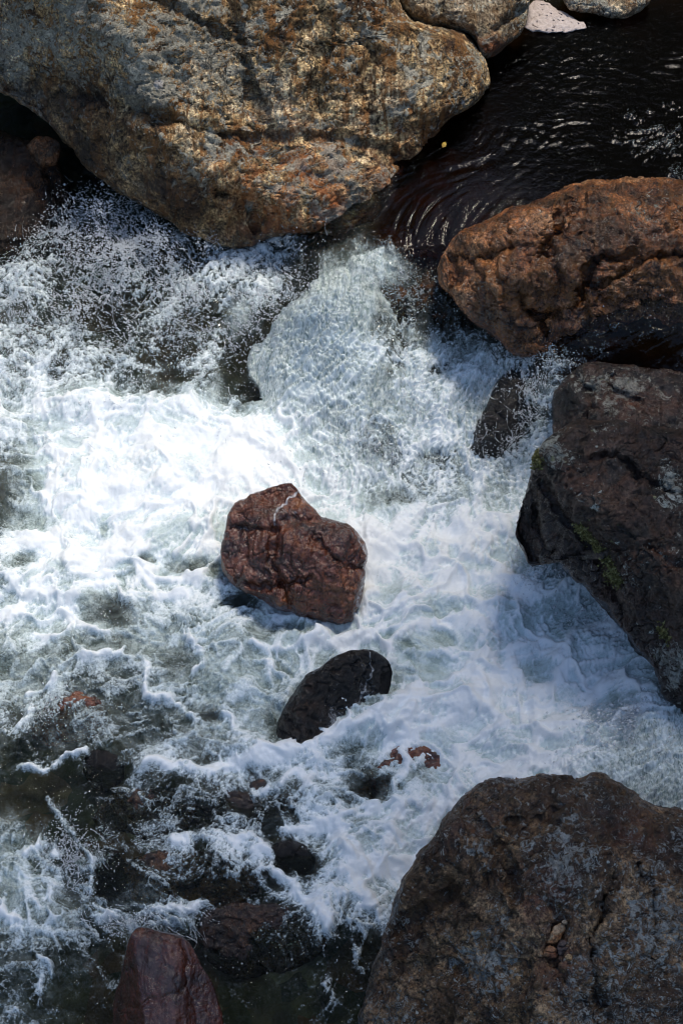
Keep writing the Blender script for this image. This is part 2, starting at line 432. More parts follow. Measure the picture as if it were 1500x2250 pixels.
# ---------------------------------------------------------------- stones
rock('boulder', 'huge pale lichen-covered boulder with brown streaks overhanging the splash',
     [(-160, -200), (100, -330), (500, -340), (840, -220), (872, -60), (880, 5), (905, 40), (950, 62), (1005, 68), (1042, 95), (1064, 135), (1074, 178),
      (1062, 212), (1030, 240), (985, 265), (958, 300), (938, 338), (900, 360), (888, 395), (878, 420), (862, 455), (850, 498), (818, 524), (760, 532), (700, 530),
      (640, 522), (590, 520), (555, 540), (510, 545), (450, 525), (390, 495), (320, 450), (255, 405), (190, 352), (130, 292), (60, 232), (-20, 185), (-150, 110), (-260, -20)],
     (600, 535, .16), .95, M_GNEISS, centre=(440, 130), n=340, seed=1, amp=.042, p=2.3, k=.10, wob=6, tdir=(.3, 0, 1.2), terr=1.3, rough=1.35,
     cuts=[(400, 40, .80, (.10, .40, .91)), (300, 300, .40, (-.62, -.42, .66)), (700, 420, .40, (.12, -.12, .98)), (980, 180, .42, (.55, .12, .83)), (700, 150, .66, (.22, .22, .95)), (430, 420, .33, (-.30, -.62, .73))],
     bumps=[(760, 120, 120, 140, .05), (900, 200, 90, 80, .06), (640, 420, 110, 70, .05), (500, 330, 70, 60, -.03), (790, 400, 70, 90, .05), (300, 60, 110, 60, .05), (560, 170, 60, 120, -.04), (930, 120, 70, 50, .05)],
     grooves=[([(400, 272), (500, 296), (600, 300), (690, 300), (760, 305), (830, 322), (890, 352)], 6, .028),
              ([(600, 300), (570, 240), (555, 190), (530, 120), (520, 60), (500, -20)], 9, .035),
              ([(330, -10), (400, 25), (455, 55), (490, 75), (530, 90)], 7, .04), ([(150, 195), (250, 225), (320, 250), (400, 272)], 16, .05),
              ([(860, 322), (875, 360), (888, 400)], 6, .04), ([(560, 545), (565, 500), (540, 450), (480, 420)], 10, .05),
              ([(700, 20), (720, 90), (690, 170), (700, 240)], 12, .03), ([(780, 60), (820, 120), (800, 200), (830, 280)], 14, .03), ([(905, 230), (930, 270), (920, 320)], 8, .03)],
     fields={'stain': (.05, [(760, 480, 130, 60, .85), (700, 380, 190, 90, .38), (560, 500, 60, 50, .5), (600, 330, 90, 120, .25), (880, 300, 60, 60, .2)]),
             'wet_shade': (0, [(60, 290, 150, 90, .9), (220, 330, 110, 70, .85), (340, 430, 110, 60, .9), (470, 500, 110, 45, .8), (100, 190, 130, 40, .7), (330, 250, 60, 30, .7), (200, 210, 90, 30, .5), (560, 530, 60, 20, .6), (520, 80, 30, 50, .5), (620, 120, 25, 60, .35), (985, 70, 60, 12, .6)], [([(400, 272), (500, 296), (690, 300), (830, 322), (890, 352)], 5, .8), ([(330, -10), (400, 25), (490, 75), (530, 100)], 7, .85), ([(530, 90), (555, 190), (575, 250)], 9, .7)]),  # painted shade and dark wet stone on the lower-left face, underside and cracks
             'wet': (.0, [(820, 470, 60, 80, .9), (300, 400, 130, 60, .5), (120, 270, 120, 70, .7), (640, 520, 200, 25, .7)]),
             'lich': (.03, [(250, 80, 260, 110, .22), (480, 330, 150, 80, .08), (330, 205, 60, 40, .5), (430, 420, 60, 80, .02), (700, 400, 150, 80, .12), (100, 330, 200, 120, -.4), (330, 470, 200, 60, -.4), (900, 200, 150, 120, -.05)])})
rock('boulder', 'rounded grey-tan boulder wedged above the large boulder beside the dark pool',
     [(868, -10), (860, -160), (950, -260), (1120, -230), (1180, -80), (1164, 0), (1152, 58), (1122, 94), (1078, 128), (1058, 122), (1048, 92), (1030, 72), (985, 58), (930, 52), (890, 28)],
     (1075, 130, .78), .34, M_GNEISS2, n=170, seed=2, amp=.05, k=.06, wob=4, terr=.8,
     cuts=[(1040, 30, .20, (.1, .25, .96)), (1120, 40, .13, (.6, -.15, .78))], grooves=[([(985, -30), (975, 20), (960, 60)], 10, .03), ([(1085, 60), (1120, 40), (1150, 20)], 8, .05)],
     fields={'stain': (.05, [(1080, 110, 40, 30, .6)]), 'wet': (0, [(1090, 120, 60, 25, .8)]), 'lich': (.0, [])})
rock('boulder', 'pale flat boulder at the far edge of the dark pool beside foam',
     [(1232, -60), (1300, -120), (1400, -90), (1428, -10), (1415, 16), (1372, 40), (1340, 44), (1300, 28), (1255, 18), (1236, -10)],
     (1340, 44, .78), .14, M_GNEISS2, n=90, seed=5, amp=.06, cuts=[(1330, 0, .09, (.05, .35, .94))], fields={'wet': (0, [(1340, 40, 90, 10, .8)]), 'stain': (.1, [])})
rock('boulder', 'dark wet mossy-brown boulder in shade below the overhang of the huge boulder',
     [(-220, 330), (-60, 280), (30, 296), (85, 320), (120, 345), (146, 400), (158, 470), (150, 540), (120, 590), (60, 615), (-60, 620), (-220, 560)],
     (60, 600, -.22), .36, M_WETB, n=130, seed=6, amp=.07, cuts=[(40, 440, .3, (.1, .3, .95))], bumps=[(60, 430, 40, 50, .05)], grooves=[([(95, 330), (110, 400), (150, 470)], 9, .04)],
     fields={'wet': (.95, []), 'stain': (.05, [(90, 390, 40, 40, .3)])})
rock('stone', 'small dark rounded stone tucked into the shaded gap beneath the huge boulder',
     [(62, 318), (85, 300), (120, 305), (132, 330), (125, 358), (95, 365), (68, 345)], (100, 360, .42), .08, M_WETB, n=40, seed=61, amp=.06, cat='stone', fields={'wet': (.8, []), 'stain': (.3, [])})
rock('boulder', 'long orange-brown wet boulder between the dark pool and the cascade',
     [(962, 592), (975, 558), (1005, 522), (1060, 490), (1120, 466), (1180, 446), (1250, 416), (1330, 396), (1400, 391), (1480, 400), (1620, 420), (1760, 500), (1760, 640), (1620, 725),
      (1480, 735), (1400, 728), (1330, 738), (1270, 758), (1215, 790), (1150, 788), (1092, 752), (1035, 705), (990, 655), (966, 625)],
     (1180, 790, .34), .52, M_ORANGE, centre=(1330, 580), n=280, seed=11, amp=.045, p=2.5, k=.10, terr=1.6, rough=1.2, tdir=(0, 0, -.35),
     cuts=[(1300, 470, .40, (-.05, .55, .83)), (1250, 690, .33, (-.12, -.42, .90)), (1030, 590, .23, (-.6, .12, .79)), (1350, 580, .44, (-.02, .12, .99))],
     bumps=[(1060, 530, 30, 24, .035), (1180, 500, 40, 26, .03), (1120, 600, 60, 40, .03), (1240, 600, 60, 50, .03), (1380, 560, 80, 50, .03)],
     grooves=[([(1240, 440), (1225, 490), (1200, 540), (1195, 560)], 8, .05), ([(1275, 420), (1268, 470), (1255, 500)], 6, .03), ([(1390, 560), (1300, 580), (1280, 640), (1230, 690), (1160, 690)], 9, .05),
              ([(1500, 560), (1420, 570), (1330, 620), (1270, 640)], 7, .035), ([(1000, 560), (1060, 570), (1120, 545)], 9, .03), ([(1140, 640), (1160, 690), (1200, 730)], 8, .035), ([(985, 560), (1000, 600), (985, 650)], 8, .035)],
     fields={'stain': (.15, [(1300, 690, 160, 60, .6), (1180, 640, 120, 60, .5), (1420, 620, 100, 50, .4)]), 'wet': (.75, [(1250, 690, 260, 70, .4), (1400, 430, 150, 25, -.5)]), 'lich': (.0, [(1400, 460, 160, 50, .20), (1080, 510, 60, 30, .1), (1250, 690, 300, 60, -.4)])})
rock('stone', 'dark brown stone with thin water sliding over it at the lip of the cascade',
     [(800, 690), (820, 640), (845, 585), (895, 550), (955, 560), (985, 620), (1030, 690), (1050, 760), (980, 730), (930, 690), (880, 700), (840, 720)],
     (900, 700, .30), .12, M_WETB, n=110, seed=13, amp=.06, cat='stone', fields={'wet': (1, []), 'stain': (.2, [(870, 640, 60, 50, .3)])})
rock('boulder', 'dark maroon stone with bright lichen patches sitting just behind the large black boulder',
     [(1214, 955), (1212, 910), (1218, 868), (1240, 835), (1275, 804), (1330, 796), (1400, 806), (1470, 812), (1560, 850), (1640, 930), (1620, 1010), (1400, 1020), (1240, 1000)],
     (1230, 960, .30), .30, M_DARK, n=160, seed=14, amp=.05, k=.05, cuts=[(1340, 850, .20, (.0, .45, .89)), (1235, 900, .10, (-.75, -.1, .65))],
     grooves=[([(1268, 830), (1300, 880), (1290, 940)], 10, .03), ([(1340, 830), (1345, 860), (1400, 880)], 8, .025)],
     fields={'wet': (.75, [(1440, 850, 70, 60, .3)]), 'stain': (.15, [(1400, 880, 80, 40, .4)]), 'lich': (.0, [(1300, 840, 50, 30, .42), (1390, 845, 45, 40, .45), (1300, 900, 90, 30, .18), (1480, 860, 60, 60, -.6)])})
big_dark = rock('boulder', 'large blackish boulder with a sharp mossy edge and white lichen flecks',
     [(1194, 975), (1225, 945), (1275, 927), (1340, 924), (1400, 934), (1500, 945), (1680, 960), (1820, 1150), (1800, 1420), (1680, 1580), (1545, 1590), (1478, 1545), (1445, 1485), (1402, 1425), (1345, 1352),
      (1285, 1285), (1240, 1245), (1205, 1205), (1165, 1235), (1148, 1200), (1134, 1165), (1150, 1095), (1168, 1025)],
     (1470, 1545, .04), .62, M_DARK, centre=(1450, 1200), n=300, seed=17, amp=.035, p=3.0, k=.045, wob=4, terr=1.1, rough=1.2, tdir=(0, 0, .7),
     cuts=[(1400, 1150, .46, (-.06, .36, .93)), (1215, 1150, .20, (-.82, -.25, .51)), (1330, 1330, .24, (-.72, -.50, .48)), (1430, 1450, .27, (-.60, -.35, .72)), (1400, 950, .33, (0, .75, .66))],
     bumps=[(1330, 985, 60, 30, .03), (1420, 1080, 60, 50, .02), (1380, 1240, 60, 60, .02)],
     grooves=[([(1300, 1010), (1350, 1000), (1420, 1060), (1500, 1090)], 8, .03), ([(1420, 1190), (1470, 1230), (1510, 1250)], 6, .03), ([(1190, 1060), (1225, 1120), (1290, 1200), (1340, 1290), (1370, 1340)], 8, .03), ([(1170, 1120), (1190, 1180), (1210, 1210)], 8, .04)],
     fields={'wet': (.42, [(1210, 1150, 50, 120, .7), (1290, 1270, 60, 80, .5), (1440, 1420, 60, 80, .4)]), 'stain': (.12, [(1440, 1240, 60, 40, .35), (1300, 1060, 80, 40, .2)]),
             'lich': (-.02, [(1215, 1000, 45, 50, .55), (1320, 950, 50, 18, .30), (1475, 1075, 35, 60, .36), (1270, 1090, 50, 40, .14), (1490, 1440, 50, 60, .5), (1400, 1020, 120, 40, .08), (1340, 1300, 60, 90, -.4), (1190, 1140, 50, 90, -.5)])})
rock('boulder', 'small black boulder half hidden by spray below the orange-brown boulder',
     [(1030, 990), (1050, 925), (1082, 848), (1125, 815), (1165, 822), (1200, 870), (1208, 930), (1190, 985), (1120, 1010), (1060, 1010)],
     (1120, 815, .34), .13, M_BLACK, n=90, seed=19, amp=.07, fields={'wet': (1, []), 'film': (.20, [(1160, 930, 50, 90, .22), (1060, 970, 40, 40, .2)], [([(1090, 850), (1130, 880), (1190, 890)], 2.2, .55), ([(1060, 925), (1110, 900), (1150, 930)], 2, .5), ([(1040, 970), (1090, 950), (1130, 970)], 2.5, .55)])})
fore = rock('boulder', 'huge brown boulder with blue-grey lichen filling the lower right corner',
     [(760, 2420), (795, 2250), (815, 2150), (838, 2062), (868, 1962), (905, 1900), (950, 1842), (985, 1798), (1030, 1752), (1082, 1720), (1150, 1716), (1210, 1703), (1262, 1717), (1310, 1705), (1362, 1727),
      (1420, 1765), (1500, 1790), (1660, 1850), (1800, 2050), (1800, 2350), (1500, 2520), (1000, 2540)],
     (800, 2230, -.16), .85, M_BROWN, centre=(1250, 2130), n=330, seed=23, amp=.036, p=2.6, k=.07, wob=5, terr=1.6, rough=1.25, tdir=(.2, 0, 1.1),
     cuts=[(1240, 1860, .58, (.02, .50, .86)), (960, 2050, .36, (-.58, .08, .81)), (1240, 2080, .68, (.06, .14, .99)), (1120, 1780, .34, (-.3, .68, .67)), (1450, 1850, .46, (.35, .6, .72))],
     bumps=[(1040, 1790, 40, 36, .035), (1310, 1990, 50, 100, .03), (1150, 1930, 60, 60, -.02), (1220, 2080, 40, 60, -.045), (1000, 2180, 90, 80, .03), (1400, 2120, 60, 120, .035), (1090, 2060, 50, 90, .02)],
     grooves=[([(1130, 1800), (1100, 1850), (1115, 1900), (1125, 1970)], 9, .04), ([(1345, 1930), (1320, 2010), (1300, 2090), (1310, 2160), (1330, 2240)], 9, .06), ([(1130, 1850), (1180, 1800), (1270, 1760)], 8, .02),
              ([(1210, 1990), (1230, 2040), (1215, 2110), (1250, 2160)], 10, .03), ([(850, 2060), (930, 2000), (1000, 1960)], 10, .025), ([(1400, 1900), (1440, 2000), (1430, 2100)], 8, .03), ([(1000, 1760), (1090, 1860), (1070, 1940)], 9, .025), ([(880, 2130), (960, 2120), (1040, 2150)], 7, .02)],
     fields={'wet': (.40, [(1050, 1770, 70, 50, .5), (820, 2150, 40, 160, .4), (1250, 1780, 200, 50, .3)]), 'stain': (.10, [(1190, 1970, 60, 60, .5), (1040, 1780, 60, 40, .5), (1240, 2120, 60, 60, .4), (1400, 1820, 80, 50, .3)]),
             'lich': (.0, [(1300, 1830, 120, 70, .08), (1080, 2130, 120, 90, .20), (1240, 1950, 80, 80, .08), (1450, 2080, 90, 140, .18), (930, 1950, 90, 120, -.4), (880, 2150, 60, 120, -.2)])})
rock('boulder', 'glossy red-brown two-lobed boulder standing in the middle of the white water',
     [(488, 1215), (498, 1165), (512, 1122), (545, 1090), (602, 1064), (646, 1062), (668, 1098), (700, 1128), (748, 1148), (790, 1172), (808, 1212), (804, 1270), (792, 1332), (766, 1370), (700, 1366), (625, 1342), (560, 1314), (513, 1294), (492, 1252)],
     (690, 1366, -.07), .25, M_RED, centre=(640, 1220), n=220, seed=29, amp=.026, p=2.6, k=.018, terr=1.1, rough=.7,
     cuts=[(680, 1190, .215, (.12, .45, .88)), (700, 1300, .19, (.06, -.40, .91)), (570, 1210, .165, (-.5, .15, .85)), (770, 1260, .16, (.6, .0, .8)), (610, 1260, .185, (-.25, -.15, .96)), (740, 1210, .205, (.32, .22, .92)), (560, 1130, .12, (-.15, .5, .85))],
     bumps=[(610, 1095, 60, 36, -.02)], grooves=[([(520, 1160), (570, 1165), (605, 1160), (640, 1140), (690, 1140)], 12, .02), ([(605, 1170), (600, 1230), (620, 1290), (640, 1330)], 10, .03), ([(690, 1180), (740, 1230), (790, 1250)], 9, .02), ([(520, 1280), (600, 1290), (680, 1270)], 7, .02)],
     fields={'wet': (1, []), 'stain': (.15, [(700, 1280, 60, 40, .5), (520, 1230, 40, 50, .3)]), 'film': (0, [(668, 1100, 22, 26, .45), (800, 1240, 12, 60, .3)], [([(660, 1066), (640, 1092), (612, 1118), (602, 1136), (606, 1152)], 5, .58), ([(606, 1128), (640, 1122), (668, 1128)], 12, .42), ([(786, 1172), (804, 1215), (800, 1270), (786, 1330)], 7, .55), ([(500, 1172), (540, 1162), (580, 1166)], 5, .42)])})
rock('boulder', 'sleek black wet boulder curving out of the foam below the red-brown boulder',
     [(606, 1662), (611, 1600), (628, 1542), (664, 1497), (718, 1452), (775, 1428), (822, 1428), (850, 1452), (858, 1505), (826, 1560), (770, 1605), (700, 1640), (640, 1680)],
     (640, 1662, -.19), .17, M_BLACK, n=150, seed=31, amp=.05, terr=.8, cuts=[(690, 1530, .13, (.42, -.18, .89)), (640, 1570, .09, (-.7, .1, .7))],
     fields={'wet': (1, []), 'stain': (.0, [(670, 1560, 40, 60, .3)]), 'film': (.04, [(810, 1520, 50, 70, .38), (760, 1590, 60, 40, .40), (730, 1560, 16, 50, .2)], [([(812, 1432), (815, 1470), (800, 1520), (775, 1555), (765, 1570)], 5, .56), ([(790, 1440), (800, 1475), (790, 1515)], 8, .42), ([(742, 1505), (722, 1540), (700, 1590)], 6, .42)])})
rock('stone', 'rusty red stone just breaking the surface amid thin foam at far left',
     [(60, 1610), (85, 1560), (125, 1528), (175, 1520), (225, 1545), (230, 1590), (190, 1625), (120, 1640)], (150, 1520, -.095), .08, M_RED, n=70, seed=37, amp=.07,
     cat='stone', group='stones in the shallow water', fields={'wet': (1, []), 'stain': (.3, []), 'film': (0, [(200, 1560, 40, 40, .3)])})
rock('stone', 'small pointed red stone poking out of foam, split by a white rivulet',
     [(778, 1698), (830, 1668), (880, 1640), (935, 1640), (985, 1672), (970, 1725), (910, 1752), (850, 1748), (815, 1730)], (880, 1640, -.112), .07, M_RED, n=80, seed=41, amp=.07,
     cat='stone', group='stones in the shallow water', fields={'wet': (1, []), 'stain': (.2, []), 'film': (0, [(940, 1690, 40, 40, .40)], [([(888, 1636), (892, 1670), (905, 1700), (880, 1740)], 10, .9)])})
rock('boulder', 'smooth glossy maroon slab with an angular ridge at the bottom edge',
     [(225, 2420), (245, 2250), (262, 2150), (283, 2066), (303, 2036), (350, 2044), (402, 2062), (430, 2100), (462, 2158), (487, 2235), (510, 2400), (400, 2460)],
     (370, 2400, -.28), .26, M_SLAB, centre=(365, 2230), n=170, seed=43, amp=.012, p=3.0, k=.016, wob=4, terr=.35, rough=.3,
     cuts=[(340, 2150, .155, (-.12, .30, .95)), (440, 2200, .12, (.5, .25, .83)), (265, 2200, .07, (-.8, .1, .6)), (350, 2060, .10, (0, .7, .7))],
     grooves=[([(400, 2066), (408, 2120), (405, 2165), (370, 2190), (320, 2200), (290, 2215)], 5, .007), ([(405, 2165), (430, 2210), (430, 2260)], 6, .004)],
     fields={'wet': (1, []), 'stain': (.05, [(370, 2250, 40, 40, .4)])})
rock('stone', 'broad brown slab awash beside the maroon slab at the bottom',
     [(415, 2040), (450, 2005), (520, 1985), (600, 1985), (680, 2010), (720, 2060), (690, 2110), (620, 2140), (540, 2150), (470, 2120)],
     (560, 1985, -.24), .06, M_BED, n=100, seed=47, amp=.03, terr=.5, cat='stone', group='stones in the shallow water', fields={'wet': (.9, []), 'stain': (.1, [(560, 2050, 60, 30, .2)])})
rock('stone', 'orange-brown stone forming a ledge under the thin sheet of water above the low fall',
     [(262, 1900), (330, 1872), (420, 1868), (500, 1880), (560, 1910), (570, 1960), (500, 1990), (400, 2000), (310, 1992), (268, 1950)],
     (410, 1868, -.205), .05, M_BED, n=100, seed=53, amp=.05, terr=.9, cat='stone', group='stones in the shallow water', fields={'wet': (.9, []), 'stain': (.35, [(340, 1960, 60, 30, .5), (480, 1950, 50, 30, .3)])})
rock('stone', 'round black stone ringed by foam near the bottom centre',
     [(588, 1885), (600, 1858), (640, 1848), (680, 1862), (694, 1890), (680, 1920), (640, 1932), (604, 1918)], (640, 1848, -.19), .05, M_BLACK, n=60, seed=59, amp=.05, cat='stone', group='stones in the shallow water', fields={'wet': (.9, []), 'film': (.05, [])})
rock('stone', 'purple-brown stone under shallow water with streaks of foam, biggest of the submerged pair',
     [(205, 1800), (240, 1750), (320, 1730), (410, 1745), (430, 1790), (390, 1840), (300, 1860), (230, 1850)], (310, 1730, -.185), .05, M_BED, n=80, seed=67, amp=.06, cat='stone', group='stones in the shallow water', fields={'wet': (.9, []), 'stain': (.15, [])})
rock('stone', 'submerged dark brown stone just right of the purple-brown one above the foam tongue',
     [(425, 1790), (450, 1750), (520, 1735), (590, 1755), (605, 1795), (560, 1830), (490, 1838), (440, 1825)], (510, 1735, -.175), .05, M_BED, n=70, seed=71, amp=.06, cat='stone', group='stones in the shallow water', fields={'wet': (.9, []), 'stain': (.05, [])})
rock('stone', 'reddish brown submerged stone between two foam streaks below the sleek black boulder',
     [(535, 1760), (550, 1725), (590, 1712), (630, 1735), (720, 1735), (790, 1715), (815, 1750), (780, 1795), (690, 1800), (600, 1800)], (660, 1712, -.16), .04, M_BED, n=70, seed=73, amp=.06, cat='stone', group='stones in the shallow water', fields={'wet': (.9, []), 'stain': (.3, [])})
rock('stone', 'blocky dark green-black stone with a straight edge beside the low fall at left',
     [(205, 1860), (250, 1868), (275, 1900), (290, 1950), (300, 1995), (225, 2000), (212, 1940)], (260, 1860, -.20), .05, M_BLACK, n=60, seed=79, amp=.03, p=3, cat='stone', group='stones in the shallow water', fields={'wet': (.9, [])})
rock('stone', 'greenish black cobble under clear water at far left',
     [(182, 1670), (210, 1648), (255, 1655), (272, 1690), (262, 1725), (225, 1738), (192, 1715)], (230, 1648, -.14), .04, M_BLACK, n=50, seed=83, amp=.05, cat='stone', group='stones in the shallow water', fields={'wet': (.9, [])})

def surf(o, px, py):
    """point of a stone's front seen at a pixel, and its normal"""
    Vv, Xa, Ya, vn, nf = o_data[o.name]
    i = np.argmin((Xa[:nf] - px) ** 2 + (Ya[:nf] - py) ** 2); return Vv[i], vn[i]

# loose pebbles lodged in a hollow of the foreground boulder
def pebble(label, pts, T, cols, seed, rot=0):
    m = rock_mat('pebble_stone', cols, 5, lichen=None, speck=.45, streak_amt=.3, streak_col=cols[1], rough=.75, bump=.8, pits=.1)
    cx = sum(p[0] for p in pts) / len(pts); cy = sum(p[1] for p in pts) / len(pts)
    P, nn = surf(fore, cx, cy)
    r_ = P - CAM; P2 = P + N * .004
    ppx, ppy = pix(P2)
    # contact point at the depth of the hollow
    rock('pebble', label, pts, (cx, cy, P2[2]), T, m, n=44, seed=seed, amp=.07, terr=.12, p=2.2, k=.01, cat='pebble', group='pebbles lodged on the brown boulder', wob=1.5,
         cuts=[(cx, cy, T * .7, (-.35, .2, .9)), (cx, cy, T * .75, (.45, -.2, .87))], fields={'wet': (.2, [])})
pebble('long split tan and orange pebble lodged in the hollow of the brown boulder', [(1196, 2073), (1206, 2056), (1220, 2034), (1231, 2028), (1240, 2038), (1232, 2058), (1222, 2068), (1212, 2074)], .034,
       [(.16, .06, .02), (.30, .15, .06), (.40, .27, .16), (.45, .36, .25)], 91)
pebble('triangular reddish brown pebble below the long tan pebble', [(1190, 2098), (1200, 2080), (1214, 2078), (1226, 2100), (1214, 2106), (1200, 2104)], .03,
       [(.12, .04, .02), (.22, .09, .045), (.28, .13, .06), (.34, .2, .1)], 92)
pebble('dark purple-grey pebble wedged right of the triangular pebble', [(1222, 2084), (1232, 2068), (1248, 2072), (1250, 2088), (1236, 2100), (1226, 2096)], .028,
       [(.03, .02, .022), (.05, .035, .035), (.08, .055, .05), (.11, .08, .07)], 93)
pebble('tiny yellowish pebble under the dark purple-grey one', [(1240, 2102), (1248, 2096), (1257, 2100), (1254, 2110), (1245, 2111)], .016,
       [(.2, .11, .04), (.34, .22, .10), (.42, .3, .16), (.45, .34, .2)], 94)
pebble('tiny pale chip resting at the top end of the long tan pebble', [(1233, 2026), (1239, 2021), (1246, 2026), (1243, 2032), (1236, 2031)], .012,
       [(.2, .16, .1), (.34, .28, .2), (.42, .36, .28), (.45, .4, .32)], 95)

# moss cushions: tufts of tiny leaves on the edge of the dark boulder
def moss_mat():
    b = NB('moss'); n = b.noise(60, 4)
    col = b.ramp(n, [(.3, (.06, .058, .014)), (.5, (.19, .175, .055)), (.7, (.40, .37, .19))])
    return b.done(b.shader('BsdfPrincipled', Base_Color=col, Roughness=.9))
M_MOSS = moss_mat()
def moss(pts, wd, count, seed, parent):
    R = np.random.default_rng(seed); Vs = []; Fs = []
    pts = curve(pts, 6)
    for _ in range(count):
        i = R.integers(len(pts)); px = pts[i][0] + R.normal() * wd; py = pts[i][1] + R.normal() * wd
        P, nn = surf(parent, px, py)
        for _k in range(4):
            d = nn + R.normal(size=3) * .6; d /= np.linalg.norm(d)
            t = np.cross(d, R.normal(size=3)); t /= np.linalg.norm(t)
            L = R.uniform(.007, .014); wdt = L * .3; b0 = P + R.normal(size=3) * .004
            k = len(Vs); Vs += [b0 - t * wdt, b0 + t * wdt, b0 + d * L * .6 + t * wdt * 1.1, b0 + d * L, b0 + d * L * .6 - t * wdt * 1.1]
            Fs += [(k, k + 1, k + 2), (k, k + 2, k + 4), (k + 4, k + 2, k + 3)]
    Vs = np.array(Vs) - np.array(parent.location)
    link('moss', mesh('moss', Vs, None, Fs, smooth=False), M_MOSS, parent=parent)
moss([(1268, 1158), (1285, 1180), (1310, 1205), (1328, 1235), (1340, 1268), (1352, 1285)], 4.5, 700, 3, big_dark)
moss([(1178, 995), (1182, 1010), (1180, 1020)], 5, 220, 4, big_dark)
moss([(1455, 1385), (1462, 1395)], 7, 120, 5, big_dark)

# ---------------------------------------------------------------- water: levels, foam, ripples
# heights of the stream's surface (pixel, pixel, metres)
LEV = [(-500,500,.03),(-500,1200,-.01),(-500,1800,-.20),(-500,2500,-.36),(0,450,.08),(0,620,.06),(0,900,.02),(0,1100,.0),(0,1500,-.08),(0,1900,-.22),(0,2240,-.30),
       (250,420,.14),(250,560,.12),(260,740,.06),(300,900,.03),(450,620,.14),(560,620,.16),(520,800,.04),(480,950,.01),(300,1200,.0),(300,1500,-.08),(300,1800,-.20),(300,1980,-.24),(330,2010,-.30),(500,2220,-.33),(300,2500,-.4),
       (620,600,.20),(690,580,.40),(780,545,.54),(860,540,.60),(960,530,.62),(1000,430,.70),(900,440,.64),(880,500,.61),(1060,330,.75),(1060,200,.77),(1250,300,.78),(1450,300,.79),(1400,60,.80),(1200,40,.80),(1900,200,.80),(1900,-300,.82),(1200,-300,.82),(700,-300,.8),(500,-300,.8),(0,-300,.8),
       (560,760,.06),(640,700,.30),(700,650,.46),(800,620,.50),(900,640,.46),(960,680,.40),(640,820,.12),(720,800,.26),(850,760,.33),(950,780,.30),(1040,760,.30),
       (640,960,.03),(760,960,.10),(880,950,.13),(1000,920,.17),(1090,820,.30),(1150,790,.40),(1200,850,.42),(1170,950,.24),(1100,1030,.08),(960,1080,.03),(820,1080,.02),(650,1060,.02),
       (1230,780,.56),(1300,760,.64),(1400,750,.68),(1500,745,.70),(1900,740,.74),(1400,820,.52),(1900,900,.6),(1160,1080,.03),(1120,1180,.0),(900,1200,.0),(900,1400,-.06),(1100,1350,-.02),(1250,1350,.02),(1350,1480,.02),(1150,1520,-.06),
       (900,1600,-.10),(1100,1650,-.08),(1250,1600,.0),(1350,1560,.08),(1500,1545,.16),(1450,1680,.12),(1500,1780,.10),(1300,1700,.02),(1900,1600,.3),(1900,2000,.2),(1000,1780,-.13),(800,1850,-.18),(900,1900,-.18),(700,2000,-.24),(780,2100,-.28),(700,2240,-.33),(900,2500,-.38),(1900,2500,-.2),
       (600,1500,-.08),(650,1650,-.13),(500,1700,-.16),(480,1400,-.05),(460,2000,-.25),(480,2040,-.31),(860,1530,-.045),(800,1600,-.075)]
LEV = np.array(LEV, float)
def tps_fit(P, z, lam=.002):
    d = np.linalg.norm(P[:, None] - P[None], axis=2); K = np.where(d > 0, d * d * np.log(d + 1e-12), 0) + lam * np.eye(len(P))
    A = np.block([[K, np.c_[np.ones(len(P)), P]], [np.c_[np.ones(len(P)), P].T, np.zeros((3, 3))]])
    return np.linalg.solve(A, np.concatenate([z, np.zeros(3)]))
_Pl = LEV[:, :2] / 500; _w = tps_fit(_Pl, LEV[:, 2])
def level(px, py):
    gx = np.linspace(-700, 2200, 146); gy = np.linspace(-500, 2800, 166)
    if not hasattr(level, 'g'):
        X, Y = np.meshgrid(gx, gy); Q = np.stack([X.ravel(), Y.ravel()], 1) / 500
        r = np.zeros(len(Q))
        for k in range(len(_Pl)):
            d2 = ((Q - _Pl[k]) ** 2).sum(1); r += _w[k] * .5 * d2 * np.log(d2 + 1e-12)
        r += _w[-3] + Q @ _w[-2:]
        level.g = r.reshape(X.shape)
    return bil(level.g, (px - gx[0]) / (gx[1] - gx[0]), (py - gy[0]) / (gy[1] - gy[0]))
def bil(G, fx, fy):
    fx = np.clip(fx, 0, G.shape[1] - 1.001); fy = np.clip(fy, 0, G.shape[0] - 1.001)
    i = fx.astype(int); j = fy.astype(int); u = fx - i; v = fy - j
    return (G[j, i] * (1 - u) + G[j, i + 1] * u) * (1 - v) + (G[j + 1, i] * (1 - u) + G[j + 1, i + 1] * u) * v

def grid(rows): return np.array([[float(c) for c in r.split()] for r in rows.strip().split('\n')]) / 9.0
